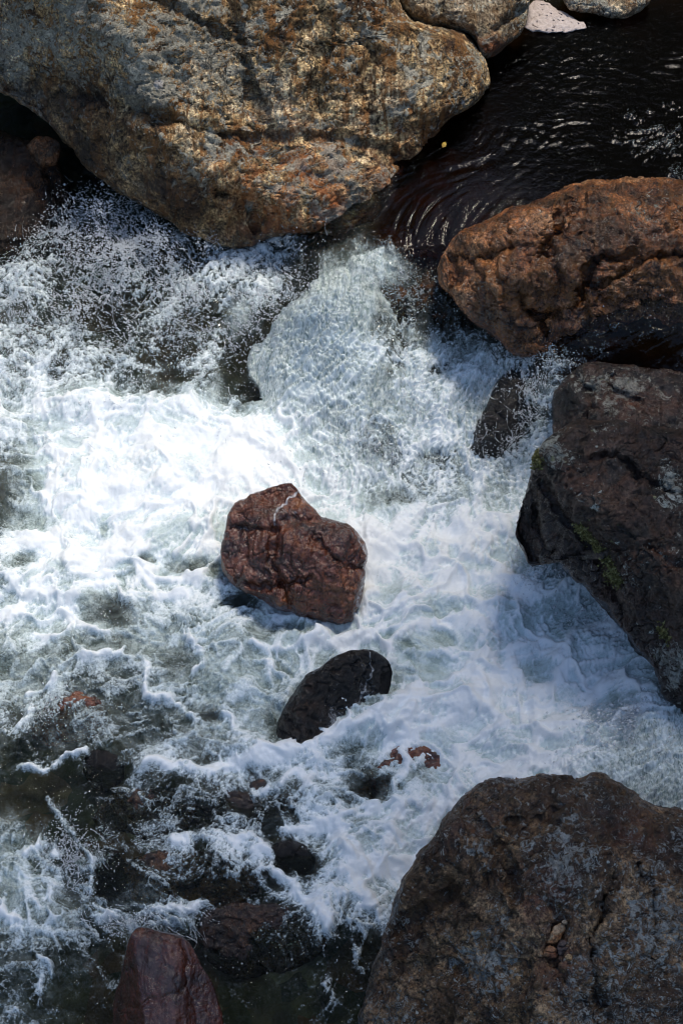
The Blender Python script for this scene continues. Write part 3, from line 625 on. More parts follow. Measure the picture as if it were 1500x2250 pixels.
# how much of the surface is foam: columns every 100 px from 0 to 1500, rows every 100 px from 0 to 2200
FOAM = grid("""
0 0 0 0 0 0 0 0 0 0 0 0 0 0 0 0
0 0 0 0 0 0 0 0 0 0 0 0 0 0 0 0
0 0 0 0 0 0 0 0 0 0 0 0 0 0 0 .1
0 0 0 0 0 0 0 0 0 0 0 0 0 0 .2 .6
0 0 1 1 1 0 0 0 0 0 0 0 0 0 0 0
0 1.5 3 3 3.5 4 4 0 0 0 0 0 0 0 0 0
5 4.5 3.4 3.4 4.2 5 6.5 2.5 2.5 0 0 0 0 0 0 0
5 4 3.2 3.8 4.8 5 2.5 2.5 4 2.5 1.5 0 0 0 0 0
6 5.4 4 3 3.4 3.8 2.5 2.5 3.5 5 5 5 1.5 .5 .5 .5
6.5 7.5 7.5 7.5 8 8 5 3.5 4 5.5 5.5 4 6 1 0 0
3.5 6.5 8.8 9 9 9 8 5.5 4.8 6.4 6.5 5.5 6 6 0 0
4 7.5 9 9 9 9 8.8 8 6.5 5 6.5 6.5 7 6 0 0
5.5 7.5 7.5 7.5 7 6.2 7 7.5 8 8 8 7.5 6 5 2 0
6 7 6 5.5 5 4.5 5 6 7.5 8 7.8 6.5 5.5 6.5 5 0
4 4.5 3.8 3.4 3.8 4.8 5.5 6.2 7.5 5.5 6 7 7.5 7.5 7 4
3 3.2 2.6 3 3.8 4 4.2 4 3.5 6.5 7.5 8.2 8 8 7.5 6
2.4 2 2.2 2.8 3.2 3.8 5 6 6.5 8 8 8.2 8.4 7.5 5.5 5.5
.8 1.2 2 3 4.8 5.5 6.5 6.5 4 4 7 7.5 7 5.5 5 5
1.4 1.8 .8 1.6 1.8 2.4 3 4.5 6 6.5 6.5 7 6 4 4.5 4
2.8 4.5 2.2 2 3.8 3.5 4 5.5 6.5 7 6 5 4 4 4 4
3.2 4.6 3.8 3.6 3.6 .8 3 5.5 6 3 3 3 3 3 3 3
2.4 2.6 1.6 1.2 .8 .3 .5 1 1.6 1 1 1 1 1 1 1
1.8 2.4 1.2 .6 .2 .2 .4 .8 .8 .5 0 0 0 0 0 0
""")
# how milky with bubbles the water under the foam is
MILK = grid("""
0 0 0 0 0 0 0 0 0 0 0 0 0 0 0 0
0 0 0 0 0 0 0 0 0 0 0 0 0 0 0 0
0 0 0 0 0 0 0 0 0 0 0 0 0 0 0 0
0 0 0 0 0 0 0 0 0 0 0 0 0 0 0 0
0 0 0 0 0 0 0 0 0 0 0 0 0 0 0 0
0 0 1 1 1 1 1 0 0 0 0 0 0 0 0 0
2 1.5 1 1 1.5 2 3 7 7 1 0 0 0 0 0 0
2 1.5 1 1 1.6 2 6 8 8 2 2 0 0 0 0 0
3 2 1.2 1 1.2 1 8 9 8 6 6 4 0 0 0 0
5 6 7 7 8 6 8 9 8 6 7 5 4 0 0 0
3 7 9 9 9 9 9 9 8 7 7 5 6 5 0 0
4 8 9 9 9 9 9 9 8 5 6 7 7 5 0 0
5 8 8 8 8 7 7 8 9 9 9 9 6 5 3 0
5 7 6 5 4.5 4 5 7 8 9 9 8 6 6 6 3
5 5 5 5 5 5 6 7 8 8 9 9 9 8 7 4
4.5 4.5 3 3.2 5 6 6 4 5 8 9 9 9 9 8 6
2.5 2 3 3.2 3.5 5 5 6 7 8 9 9 9 9 9 9
1.5 1 1.5 2 3 3 4 4 3 5 8 9 9 9 9 9
3 2 .8 1 1 1 2 3 5 7 8 9 8 7 6 6
5.5 5 1 .6 1 1 1.5 4 6 7 7 5 4 4 4 4
5 5 3.5 3.5 2 .5 1 2 3 2 2 2 2 2 2 2
3 3 1.5 1 .5 .3 .5 1 1 1 1 1 1 1 1 1
2.5 2.5 1 .3 .3 .3 .3 .3 .3 .3 0 0 0 0 0 0
""")
# ropes of dense foam: points, width, strength
ROPES = [([(385,1850),(430,1840),(480,1838),(540,1858),(590,1880),(612,1925),(650,1962),(690,2000),(722,2035)],17,1.),([(500,1850),(560,1875),(600,1900)],26,.7),
 ([(322,1690),(350,1682),(400,1702),(450,1700),(520,1682),(580,1668),(640,1648),(700,1636),(770,1605),(850,1565),(930,1520)],13,.9),
 ([(620,1832),(660,1822),(700,1818),(740,1800),(785,1795),(822,1785)],8,.9),([(560,1750),(600,1745),(650,1700),(690,1735),(740,1720)],11,.7),
 ([(735,1815),(748,1860),(770,1885),(815,1912),(855,1905),(920,1890)],16,.9),([(780,1885),(770,1940),(800,1980)],22,.8),
 ([(60,1690),(110,1690),(155,1670),(185,1652)],9,.9),([(70,1532),(105,1512),(128,1492)],9,.9),([(18,1620),(45,1595),(70,1560)],11,.5),
 ([(890,1602),(902,1630),(880,1655),(895,1690),(870,1730),(858,1760)],9,.95),([(880,1625),(930,1612),(980,1590),(1030,1560)],9,.8),
 ([(728,1425),(770,1408),(815,1400),(848,1424),(880,1408),(905,1398),(960,1370),(1010,1358),(1055,1378)],11,.9),
 ([(290,1290),(320,1265),(360,1280),(400,1282),(440,1268),(480,1240),(495,1225)],8,.9),([(265,1320),(300,1310),(350,1314),(400,1312)],9,.8),([(300,1255),(330,1290),(345,1305)],8,.8),
 ([(80,1400),(120,1408),(150,1395),(158,1372),(180,1372),(205,1395),(240,1396)],6,.85),([(185,1452),(230,1452),(262,1442),(278,1428)],7,.85),
 ([(0,1358),(25,1350),(50,1345)],12,.9),([(410,1405),(440,1440),(445,1475),(430,1480)],7,.6),([(550,1415),(590,1425),(640,1420),(690,1410),(722,1375)],9,.7),([(590,1425),(592,1480)],8,.6),
 ([(325,1470),(325,1535),(380,1545),(425,1575)],7,.7),([(425,1575),(470,1570),(505,1580),(510,1600)],6,.6),
 ([(805,1175),(815,1215),(812,1270),(822,1310)],8,.8),([(985,1300),(1050,1270),(1120,1275),(1180,1290)],16,.5),([(1010,1560),(1100,1500),(1150,1440)],26,.5),
 ([(1170,1415),(1215,1450),(1235,1490),(1190,1520)],12,.5),([(480,1000),(540,960),(600,965)],30,.5),([(190,1390),(150,1340),(190,1300),(230,1290)],14,.6),([(80,1180),(140,1230),(210,1225),(290,1215),(330,1250)],16,.6),
 ([(60,1880),(110,1860),(130,1930),(120,1980),(90,2000)],16,.55),([(0,2000),(35,2030)],22,.9),([(200,1975),(205,1900),(170,1850),(130,1790),(110,1755)],8,.6),
 ([(215,2020),(300,2015),(360,2005),(420,2000),(455,1990)],13,.75),([(230,2050),(280,2035),(350,2030),(400,2040)],11,.5),([(70,2085),(110,2130),(95,2180)],8,.5),([(95,2160),(60,2210),(20,2230)],9,.45),
 ([(1040,1840),(960,1880),(920,1895)],9,.6),([(1010,1740),(960,1800),(930,1830)],10,.5),([(600,1890),(640,1940),(700,1990),(720,2030)],8,.6),([(730,2200),(715,2160)],9,.5),([(790,2130),(780,2100)],9,.5)]
# holes where darker water shows: x, y, rx, ry, how strong
HOLES = [(535,1325,46,16,.55),(640,1385,70,12,.4),(600,1600,14,60,.35),(240,1345,52,34,.8),(430,1250,60,18,.9),(320,1238,22,14,.9),(640,1888,52,34,.9),(230,1165,12,26,.6),(110,1150,40,18,.5),(60,1240,26,26,.6),(660,1310,10,10,.5),
 (950,1410,90,20,.45),(985,1352,60,22,.45),(1180,1475,48,28,.55),(1250,1390,50,30,.3),(730,1410,8,40,.3),(465,1570,24,22,.8),(390,1455,40,40,.4),(920,1480,50,26,.4),(1340,1540,26,26,.3),
 (20,1060,46,60,.25),(0,1130,20,60,.35),(870,1100,60,22,.5),(830,880,30,40,.45),(950,1010,40,20,.35),(1120,910,70,70,.5),(800,690,60,60,.5),(440,700,50,50,.25),(250,700,80,50,.2),(230,520,70,40,.15),(520,860,40,60,.35),(370,850,80,26,.45),
 (850,1420,40,20,.3),(830,1735,50,26,.8),(545,1770,50,30,.5),(690,1905,20,20,.3),(60,1760,90,60,.4),(150,1700,40,30,.3),(240,1700,40,34,.5),(460,1960,90,20,.6),(255,1950,40,50,.6),(1460,1520,30,30,.4),(260,900,90,18,-.15)]

def speckle_ranks(f):
    o = np.argsort(f, axis=None); r = np.empty(f.size); r[o] = np.linspace(0, 1, f.size); return r.reshape(f.shape)

NX, NY = 800, 1080
def axis(lo, a, b_, hi, n):
    m = int(n * .06); return np.concatenate([np.linspace(lo, a, m, endpoint=False), np.linspace(a, b_, n - 2 * m), np.linspace(b_, hi, m + 1)[1:]])
PXg, PYg = np.meshgrid(axis(-450, -25, 1525, 1950, NX), axis(-280, -25, 2275, 2600, NY))
H0 = level(PXg, PYg)
qx = PXg * S; qy = PYg * S * 1.15
wx = qx + .10 * fbm2(qx * 2.2, qy * 2.2, 2, 1) + .030 * fbm2(qx * 8, qy * 8, 2, 2)
wy = qy + .10 * fbm2(qx * 2.2, qy * 2.2, 2, 3) + .030 * fbm2(qx * 8, qy * 8, 2, 4)
jx = PXg + 45 * fbm2(qx * 2.5, qy * 2.5, 3, 5); jy = PYg + 40 * fbm2(qx * 2.5, qy * 2.5, 3, 6)
dens = bil(FOAM, jx / 100, jy / 100); milk = bil(MILK, jx / 100, jy / 100)
jx = PXg + 12 * fbm2(qx * 9, qy * 9, 2, 7); jy = PYg + 12 * fbm2(qx * 9, qy * 9, 2, 8)
for (cx, cy, rx, ry, v) in HOLES:
    g_ = v * np.exp(-(((jx - cx) / rx) ** 2 + ((jy - cy) / ry) ** 2) ** 1.5); dens = dens - g_; milk = milk - .35 * g_
rope = np.zeros_like(dens)
jx = PXg + 9 * fbm2(qx * 7, qy * 7, 2, 9); jy = PYg + 9 * fbm2(qx * 7, qy * 7, 2, 10)
for pts, wd, st in ROPES:
    pts = curve(pts, 16); P = np.array(pts)
    x0, y0 = P.min(0) - 5 * wd; x1, y1 = P.max(0) + 5 * wd
    ii = np.where((PYg[:, 0] > y0) & (PYg[:, 0] < y1))[0]; kk = np.where((PXg[0] > x0) & (PXg[0] < x1))[0]
    if len(ii) == 0 or len(kk) == 0: continue
    s_ = np.s_[ii[0]:ii[-1] + 1, kk[0]:kk[-1] + 1]
    ww = wd * (1 + .5 * noise2(qx[s_] * 6, qy[s_] * 6, 11))
    dd = polydist(jx[s_], jy[s_], pts) / ww
    rope[s_] = np.maximum(rope[s_], st * (np.exp(-dd ** 2) * np.clip(.72 + .5 * fbm2(qx[s_] * 11, qy[s_] * 11, 3, 25), .15, 1) + .30 * np.exp(-dd / 1.6)))
z1, z2 = worley2(wx * 3.4 + .35 * fbm2(qx * 5, qy * 5, 2, 70), wy * 3.9 + .35 * fbm2(qx * 5, qy * 5, 2, 71), 12); lace0 = np.exp(-((z2 - z1) / .20) ** 2)
f1, f2 = worley2(wx * 7.5, wy * 7.5, 1); lace1 = 1 - sstep(0, .42, f2 - f1)
g1, g2 = worley2(wx * 19, wy * 19, 2); lace2 = 1 - sstep(0, .40, g2 - g1)
fb = fbm2(wx * 5, wy * 5, 5, 12, .58)
# the current: direction of flow at control points, and foam drawn out along it
FLOW = np.array([(720,700,-.3,1),(900,850,0,1),(600,900,-.7,.7),(300,950,-1,.15),(100,900,-1,.1),(200,1200,-.8,.5),(1000,1150,-.1,1),(1100,1300,-.5,.8),(1250,1450,-.9,.4),(1400,1600,-1,.15),(1000,1550,-1,.4),(850,1400,-.9,.3),
 (700,1650,-1,.3),(400,1500,-.9,.3),(200,1500,-1,.35),(300,1700,-.9,.3),(480,1850,.8,.35),(620,1950,.5,.85),(800,1850,-.4,.9),(150,1900,.15,1),(250,2030,.6,.3),(60,2150,-.3,1),(600,2150,0,1),(300,620,-.6,.3),(1300,250,-1,.3),(950,430,-.5,.8),
 (1400,770,-1,.1),(1180,860,-.4,1),(450,1300,-.9,.35),(750,1200,-.2,1),(480,1200,-.6,.8)], float)
def flow():
    gx = np.arange(-500, 2001, 50.); gy = np.arange(-300, 2651, 50.); X, Y = np.meshgrid(gx, gy); a = 0; bb = 0
    for x, y, u, v in FLOW:
        w_ = 1 / ((X - x) ** 2 + (Y - y) ** 2 + 60 ** 2) ** 1.5; m = math.hypot(u, v); a = a + w_ * u / m; bb = bb + w_ * v / m
    n_ = np.hypot(a, bb); a, bb = a / n_, bb / n_
    g = fbm2(X * S * 1.6, Y * S * 1.6, 2, 60) * .9
    return gx, gy, a * np.cos(g) - bb * np.sin(g), a * np.sin(g) + bb * np.cos(g)
FX, FY, FU, FV = flow()
def lic(src, length, steps):
    # average a field along the streamlines
    fi = lambda x: np.interp(x, PXg[0], np.arange(NX)); fj = lambda y: np.interp(y, PYg[:, 0], np.arange(NY))
    tot = bil(src, fi(PXg), fj(PYg)); wt = 1.0; h = length / steps
    for sg in (-1, 1):
        x = PXg.copy(); y = PYg.copy()
        for k in range(steps):
            u = bil(FU, (x - FX[0]) / 50, (y - FY[0]) / 50); v = bil(FV, (x - FX[0]) / 50, (y - FY[0]) / 50)
            x = x + sg * u * h; y = y + sg * v * h; g_ = 1 - k / steps
            tot = tot + g_ * bil(src, fi(x), fj(y)); wt += g_
    return tot / wt
def unit(f): return (f - f.mean()) / f.std()
st1 = unit(lic(fbm2(wx * 22, wy * 22, 3, 61, .6), 90, 9)); st2 = unit(lic(fbm2(wx * 55, wy * 55, 2, 62), 46, 7))
fine = fbm2(qx * 45, qy * 45, 3, 13, .65)
F = .46 * fb + (.62 * lace0 - .10) * np.clip(milk, 0, 1) ** .5 + .30 * lace1 + .26 * lace2 + .22 * fine + .10 * st1 + .07 * st2
# the splash and the falls are speckled finer than the drifting foam
SPL = field(PXg, PYg, 0, [(280, 640, 330, 190, 1.), (1100, 900, 130, 150, .8), (1240, 1260, 110, 80, .6), (560, 760, 90, 150, .5)])
FALL = field(PXg, PYg, 0, [(720, 760, 150, 190, 1.), (880, 860, 190, 190, .9), (1000, 960, 160, 130, .6), (1430, 1660, 130, 110, .9), (800, 1000, 150, 70, .4), (1130, 860, 90, 110, .4)])
h1, h2 = worley2(wx * 34, wy * 34, 3); lace3 = 1 - sstep(0, .45, h2 - h1)
F = F + SPL * (.35 * lace3 + .45 * fine - .25 * lace1) + FALL * (.35 * lace3 + .3 * fine - .3 * lace1)
R_ = speckle_ranks(F)
foam = dens * 1.04 + .62 * (R_ - .5) + rope * .80 - .02
foam = np.where(dens + rope < .012, 0, foam)
foam = np.clip(foam * 1.0, 0, 1.3)
# the glassy tongue below the lip has a clear edge of its own
def inside(px, py, pts):
    r = np.zeros(px.shape, bool); n = len(pts)
    for i in range(n):
        (x0, y0), (x1, y1) = pts[i], pts[(i + 1) % n]
        c_ = ((y0 > py) != (y1 > py)) & (px < (x1 - x0) * (py - y0) / (y1 - y0 + 1e-9) + x0); r ^= c_
    return r
TONG = curve([(848, 538), (800, 552), (745, 585), (690, 622), (640, 665), (605, 705), (585, 745), (552, 775), (545, 815), (565, 850), (580, 900)], 8)
tp = TONG + [(640, 960), (760, 985), (860, 960), (905, 880), (900, 760), (872, 690), (846, 640), (852, 590)]
tj = PXg + 7 * fbm2(qx * 11, qy * 11, 2, 63), PYg + 7 * fbm2(qx * 11, qy * 11, 2, 64)
sdT = np.where(inside(*tj, tp), 1, -1) * polydist(*tj, tp + [tp[0]])
lowr = sstep(1010, 820, PYg) * sstep(930, 860, PXg)
TM = sstep(-3, 9, sdT) * lowr
T2 = curve([(1560, 1535), (1470, 1548), (1405, 1566), (1385, 1605), (1340, 1640), (1270, 1655), (1215, 1690)], 8)
t2 = T2 + [(1260, 1770), (1400, 1850), (1600, 1850)]
sd2 = np.where(inside(*tj, t2), 1, -1) * polydist(*tj, t2 + [t2[0]])
TM2 = sstep(-2, 10, sd2); TM = np.maximum(TM, TM2)
foam = foam - TM2 * (.22 - .3 * np.exp(-(np.maximum(sd2, 0) / 14) ** 2) * np.clip(.5 + 1.2 * noise2(qx * 18, qy * 18, 73), 0, 1))
left_out = sstep(4, -8, sdT) * sstep(70, 10, -sdT) * (PXg < 700) * (PYg > 560) * (PYg < 880)
rim = TM * np.exp(-(np.maximum(0, polydist(*tj, TONG) - 4) / 16) ** 2)
foam = foam * (1 - .75 * rim) - .42 * left_out + TM * (.02 + .14 * fine + .05 * st2 * sstep(10, 60, sdT))
foam = np.clip(foam, 0, 1.3); milk = np.clip(milk * (1 - .85 * left_out), 0, 1.2); milk = np.clip(np.maximum(milk, TM * (.80 - .12 * rim)) - FALL * .42 * sstep(.30, .75, fbm2(wx * 3.2, wy * 3.0, 3, 72) + .25 * sstep(760, 900, PXg) + .2 * sstep(860, 960, PYg)), 0, 1.2); FALL = np.clip(np.maximum(FALL * (1 - left_out), TM), 0, 1)
# flow of the dark chute: stretched ripples along the current
def along(x, y, ang, a, b_):
    c_, s_ = math.cos(ang), math.sin(ang); return (x * c_ + y * s_) * a, (-x * s_ + y * c_) * b_
CH = field(PXg, PYg, 0, [(960, 430, 90, 110, 1.), (900, 520, 80, 60, .7), (1080, 350, 90, 60, .6)])
cx_, cy_ = along(qx, qy, math.radians(128), 2.2, 17)
chn = unit(lic(fbm2(qx * 22, qy * 22, 3, 14), 70, 8)); chn = (.6 * (.9 - abs(chn)) + .6 * chn) * (.25 + sstep(-.3, .6, fbm2(qx * 5, qy * 5, 3, 74)))
POOL = field(PXg, PYg, 0, [(1300, 250, 260, 200, 1.), (1500, 200, 260, 220, 1.)])
BACK = field(PXg, PYg, 0, [(1380, 780, 160, 70, 1.)])
px_, py_ = along(qx, qy, math.radians(8), 9, 20)
pool_n = fbm2(px_, py_, 4, 15, .6)
CALM = np.clip(1 - 2.2 * (POOL + CH), 0, 1)
chop = fbm2(qx * 3.2, qy * 4.0, 2, 16) * .050 + (.5 - abs(fbm2(wx * 5, wy * 6.5, 2, 17))) * .016
crink = (.45 - abs(fbm2(wx * 19 + .6 * fb, wy * 8, 4, 18, .68))) * .030 + .012 * fbm2(wx * 7, wy * 5, 2, 67)
st3 = unit(lic(fbm2(wx * 34, wy * 34, 3, 69), 60, 7))
b1, _b = worley2(wx * 4.6, wy * 5.2, 9); b2, _b = worley2(wx * 12, wy * 13, 10)
lump = np.clip(foam, 0, 1) * (.012 + .030 * np.clip(1 - b1 * 1.15, 0, 1) ** 1.3 + .012 * np.clip(1 - b2, 0, 1)) * (1 - .7 * FALL) + np.clip(foam, 0, 1) * (.0012 * st1 + .014 * lace0)
hz = CALM * (.55 + .45 * sstep(.2, .7, dens)) * chop * (1 - .6 * FALL) + FALL * (crink * (1 - .45 * TM) + .0060 * st3) + lump + .012 * np.clip(rope, 0, 1) + CH * .0055 * chn + POOL * (.25 + .9 * sstep(-.1, .5, fbm2(qx * 1.6, qy * 3.2, 3, 68))) * .62 * (.0040 * pool_n + .0022 * fbm2(qx * 30 + fb, qy * 60, 3, 66) + .0012 * unit(lic(fbm2(qx * 36, qy * 46, 2, 65), 36, 5))) + BACK * .006 * chn + .085 * TM * sstep(0, 60, sdT) + .06 * TM2 * sstep(0, 30, sd2) - .03 * left_out
hz += SPL * .03 * fbm2(wx * 9, wy * 9, 3, 21)
hz += CALM * .0025 * fbm2(qx * 40, qy * 40, 3, 22)
W = at(PXg, PYg, H0)
W[..., 2] += hz
idx = np.arange(NX * NY).reshape(NY, NX)
quads = np.stack([idx[1:, :-1], idx[1:, 1:], idx[:-1, 1:], idx[:-1, :-1]], -1).reshape(-1, 4)
me = mesh('water', W.reshape(-1, 3), quads)
attr(me, 'foam', foam); attr(me, 'milk', milk); attr(me, 'fall', np.clip(FALL + .6 * SPL, 0, 1)); attr(me, 'dark', np.clip(2.4 * (POOL + CH + BACK), 0, 1)); attr(me, 'deep', np.clip(POOL * 1.3, 0, 1))

def water_mat():
    b = NB('stream_water')
    fo = b.attr('foam'); mk = b.attr('milk'); fa = b.attr('fall'); dk = b.attr('dark')
    g1 = b.noise(100, 4, .8); g2 = b.noise(48, 5, .75, .5); g3 = b.noise(260, 2, .7)
    grain = b.math('MULTIPLY_ADD', g1, .55, b.math('MULTIPLY', g2, .45))
    grain = b.math('MULTIPLY_ADD', g3, .25, b.math('SUBTRACT', grain, .125))
    x = b.math('MULTIPLY_ADD', b.math('SUBTRACT', grain, .5), b.math('MULTIPLY_ADD', mk, -1.25, 2.2), fo)
    fm = b.rng(x, .26, .90)
    # bump: ripples in the clear water, bubbles in the foam, crinkles on the falls
    rip = b.math('MULTIPLY', b.math('MULTIPLY_ADD', b.noise(24, 5, .62, .6), 1.0, b.math('MULTIPLY', b.noise(75, 3, .6), .35)), b.math('MULTIPLY_ADD', dk, -.85, 1.0))
    nw = b.bump(rip, .75, .035)
    fv = b.mapping((0, 0, 0), (1.5, .5, .5))
    cr = b.math('MULTIPLY_ADD', b.math('ABSOLUTE', b.math('SUBTRACT', b.noise(80, 3, .65, .9, vec=fv), .5)), .6, b.math('ABSOLUTE', b.math('SUBTRACT', b.noise(34, 5, .66, 1.0, vec=fv), .5)))
    ncr = b.bump(cr, .7, .035)
    nf = b.bump(b.math('MULTIPLY_ADD', grain, .8, b.math('MULTIPLY', b.noise(16, 4, .6), .7)), .4, .012)
    foamc = b.mix(b.rng(x, .5, 1.1), (.58, .69, .73), (.83, .87, .89))
    foam = b.shader('BsdfPrincipled', Base_Color=foamc, Roughness=.55, Normal=nf)
    # milky water carrying bubbles
    mg = b.noise(9, 6, .68, .6)
    milkc = b.mix(b.rng(mg, .3, .7), (.34, .44, .41), (.66, .77, .77))
    milk = b.shader('BsdfPrincipled', Base_Color=milkc, Roughness=.14, Normal=nw)
    milk.node.inputs['IOR'].default_value = 1.33
    fr = b.t.nodes.new('ShaderNodeFresnel'); fr.inputs[0].default_value = 1.33; b._in(fr, 'Normal', nw)
    tint = b.mix(dk, (.60, .70, .60), b.mix(b.attr('deep'), (.30, .17, .075), (.06, .028, .012)))
    clear = b.mixs(fr.outputs[0], b.shader('BsdfTransparent', Color=tint), b.shader('BsdfGlossy', Roughness=.05, Normal=nw))
    mkm = b.math('MULTIPLY', b.rng(b.math('MULTIPLY_ADD', b.math('SUBTRACT', grain, .5), .9, b.math('MULTIPLY_ADD', b.math('SUBTRACT', mg, .5), .8, mk)), .12, .95), .96)
    body = b.mixs(mkm, clear, milk)
    # the glassy crinkled falls: pale green water full of glints
    fc = b.mix(b.rng(cr, .02, .19), (.76, .83, .84), (.20, .28, .27))
    fall = b.shader('BsdfPrincipled', Base_Color=fc, Roughness=.07, Normal=ncr)
    fall.node.inputs['IOR'].default_value = 1.4
    body = b.mixs(b.math('MULTIPLY', b.math('MULTIPLY', fa, mkm), .9), body, fall)
    return b.done(b.mixs(fm, body, foam))
wo = link('water', me, water_mat(), kind='structure')

# ---------------------------------------------------------------- stream bed and far ground
def bed_mat():
    b = NB('stream_bed'); c = b.warp(b.coord, 3, .1)
    vo = b.voro(5.5, vec=c); sep = b.t.nodes.new('ShaderNodeSeparateColor'); b.t.links.new(vo.outputs['Color'], sep.inputs[0])
    n = b.noise(9, 7, .68); f = b.noise(50, 4, .7)
    col = b.ramp(sep.outputs[0], [(.1, (.018, .021, .015)), (.4, (.035, .037, .024)), (.65, (.060, .052, .032)), (.85, (.075, .035, .020)), (1, (.10, .10, .07))])
    col = b.mix(.8, col, b.mix(1.0, col, b.ramp(n, [(.3, (.3, .32, .3)), (.5, (1, 1, 1)), (.7, (1.8, 1.75, 1.6))]), 'MULTIPLY'))
    col = b.mix(b.attr('brown'), col, b.mix(b.rng(n, .35, .65), (.006, .003, .001), (.060, .022, .006)))
    h = b.math('MULTIPLY_ADD', f, .3, n)
    return b.done(b.shader('BsdfPrincipled', Base_Color=col, Roughness=.7, Normal=b.bump(h, .8, .02)))
BX, BY = np.meshgrid(np.linspace(-480, 1980, 300), np.linspace(-300, 2640, 360))
Bp = at(BX, BY, level(BX, BY))
c1, c2 = worley2(Bp[..., 0] * 5.5 + 50, Bp[..., 1] * 5.5 + 50, 4)
brown = field(BX, BY, 0, [(980, 420, 150, 150, 1.), (1250, 250, 300, 220, .8), (1550, 200, 260, 250, 1.), (1380, 790, 200, 100, .9), (560, 820, 160, 90, .6), (900, 850, 160, 160, .8)])
deep = .15 + .30 * field(BX, BY, 0, [(1350, 200, 280, 190, 1.)]) - .09 * field(BX, BY, 0, [(980, 430, 110, 90, 1.)])
Bp[..., 2] -= deep - .07 * np.clip(1 - c1 * 1.4, 0, 1) - .025 * fbm2(Bp[..., 0] * 4, Bp[..., 1] * 4, 3, 24)
nb, na = BX.shape; ib = np.arange(nb * na).reshape(nb, na)
qb = np.stack([ib[1:, :-1], ib[1:, 1:], ib[:-1, 1:], ib[:-1, :-1]], -1).reshape(-1, 4)
meb = mesh('riverbed', Bp.reshape(-1, 3), qb); attr(meb, 'brown', brown)
M_BEDM = bed_mat()
link('riverbed', meb, M_BEDM, kind='structure')

# ---------------------------------------------------------------- foam raft, leaf, flying drops
def raft():
    pts = curve([(1150, 60), (1160, 12), (1172, 2), (1200, 4), (1228, 22), (1252, 30), (1262, 42), (1285, 50), (1288, 60), (1270, 66), (1240, 72), (1200, 73), (1165, 70)], 4)
    P = np.array(pts[:-1]); n = len(P); c = P.mean(0); R = 26
    t = np.linspace(0, 1, R + 1)[1:]
    X = c[0] + (P[None, :, 0] - c[0]) * t[:, None]; Y = c[1] + (P[None, :, 1] - c[1]) * t[:, None]
    X = X + 4 * noise2(X / 14, Y / 10, 1) * t[:, None]; Y = Y + 3 * noise2(X / 14, Y / 10, 2) * t[:, None]
    a1, a2 = worley2(X / 16, Y / 11, 6)
    z = .022 * (1 - t[:, None] ** 4) ** .5 + .006 * fbm2(X / 20, Y / 14, 3, 3) - .010 * (a1 < .10)
    z = np.maximum(z, -.004); z[-1] = -.012
    W = at(X, Y, .80 + z).reshape(-1, 3); top = at(c[0], c[1], .824)[None]
    V_ = np.concatenate([W, top]); i = np.arange(R * n).reshape(R, n); j = np.roll(i, -1, 1)
    q = np.stack([i[:-1], i[1:], j[1:], j[:-1]], -1).reshape(-1, 4)
    tr = np.stack([np.full(n, R * n), i[0], j[0]], 1)
    b = NB('stale_foam'); g = b.noise(70, 5, .7); v = b.voro(30)
    col = b.mix(b.rng(v.outputs['Distance'], .04, .13), (.20, .17, .15), b.ramp(g, [(.3, (.34, .28, .26)), (.6, (.58, .50, .47))]))
    m = b.done(b.shader('BsdfPrincipled', Base_Color=col, Roughness=.6, Normal=b.bump(g, .6, .01)))
    link('foam_raft', mesh('foam_raft', V_, q, tr), m, label='pinkish grey raft of stale foam floating on the dark pool between two boulders', cat='foam')
raft()

def leaf():
    P = at(975, 318, float(level(np.array(975.), np.array(318.))) + .05); L = .036
    a = np.array([.45, .75, .45]); a /= np.linalg.norm(a); sdir = np.cross(a, N); sdir /= np.linalg.norm(sdir); up = np.cross(sdir, a)
    t = np.linspace(0, 1, 9); wd = .34 * L * np.sin(np.pi * np.clip(t, .02, .98) ** .8) * (1 + .25 * np.cos(t * 19)); V_ = []
    for k in range(9):
        for s_ in (-1, 0, 1):
            V_.append(P + a * (t[k] - .5) * L + sdir * s_ * wd[k] + up * (.10 * L * abs(s_) + .12 * L * math.sin(t[k] * 3)))
    i = np.arange(27).reshape(9, 3); q = np.stack([i[:-1, :-1], i[1:, :-1], i[1:, 1:], i[:-1, 1:]], -1).reshape(-1, 4)
    b = NB('yellow_leaf'); col = b.ramp(b.noise(120, 3), [(.35, (.30, .16, .02)), (.55, (.55, .36, .04))])
    link('leaf', mesh('leaf', np.array(V_), q), b.done(b.shader('BsdfPrincipled', Base_Color=col, Roughness=.5)), label='small yellow fallen leaf stuck at the edge of the dark chute beside the huge boulder', cat='leaf')
leaf()

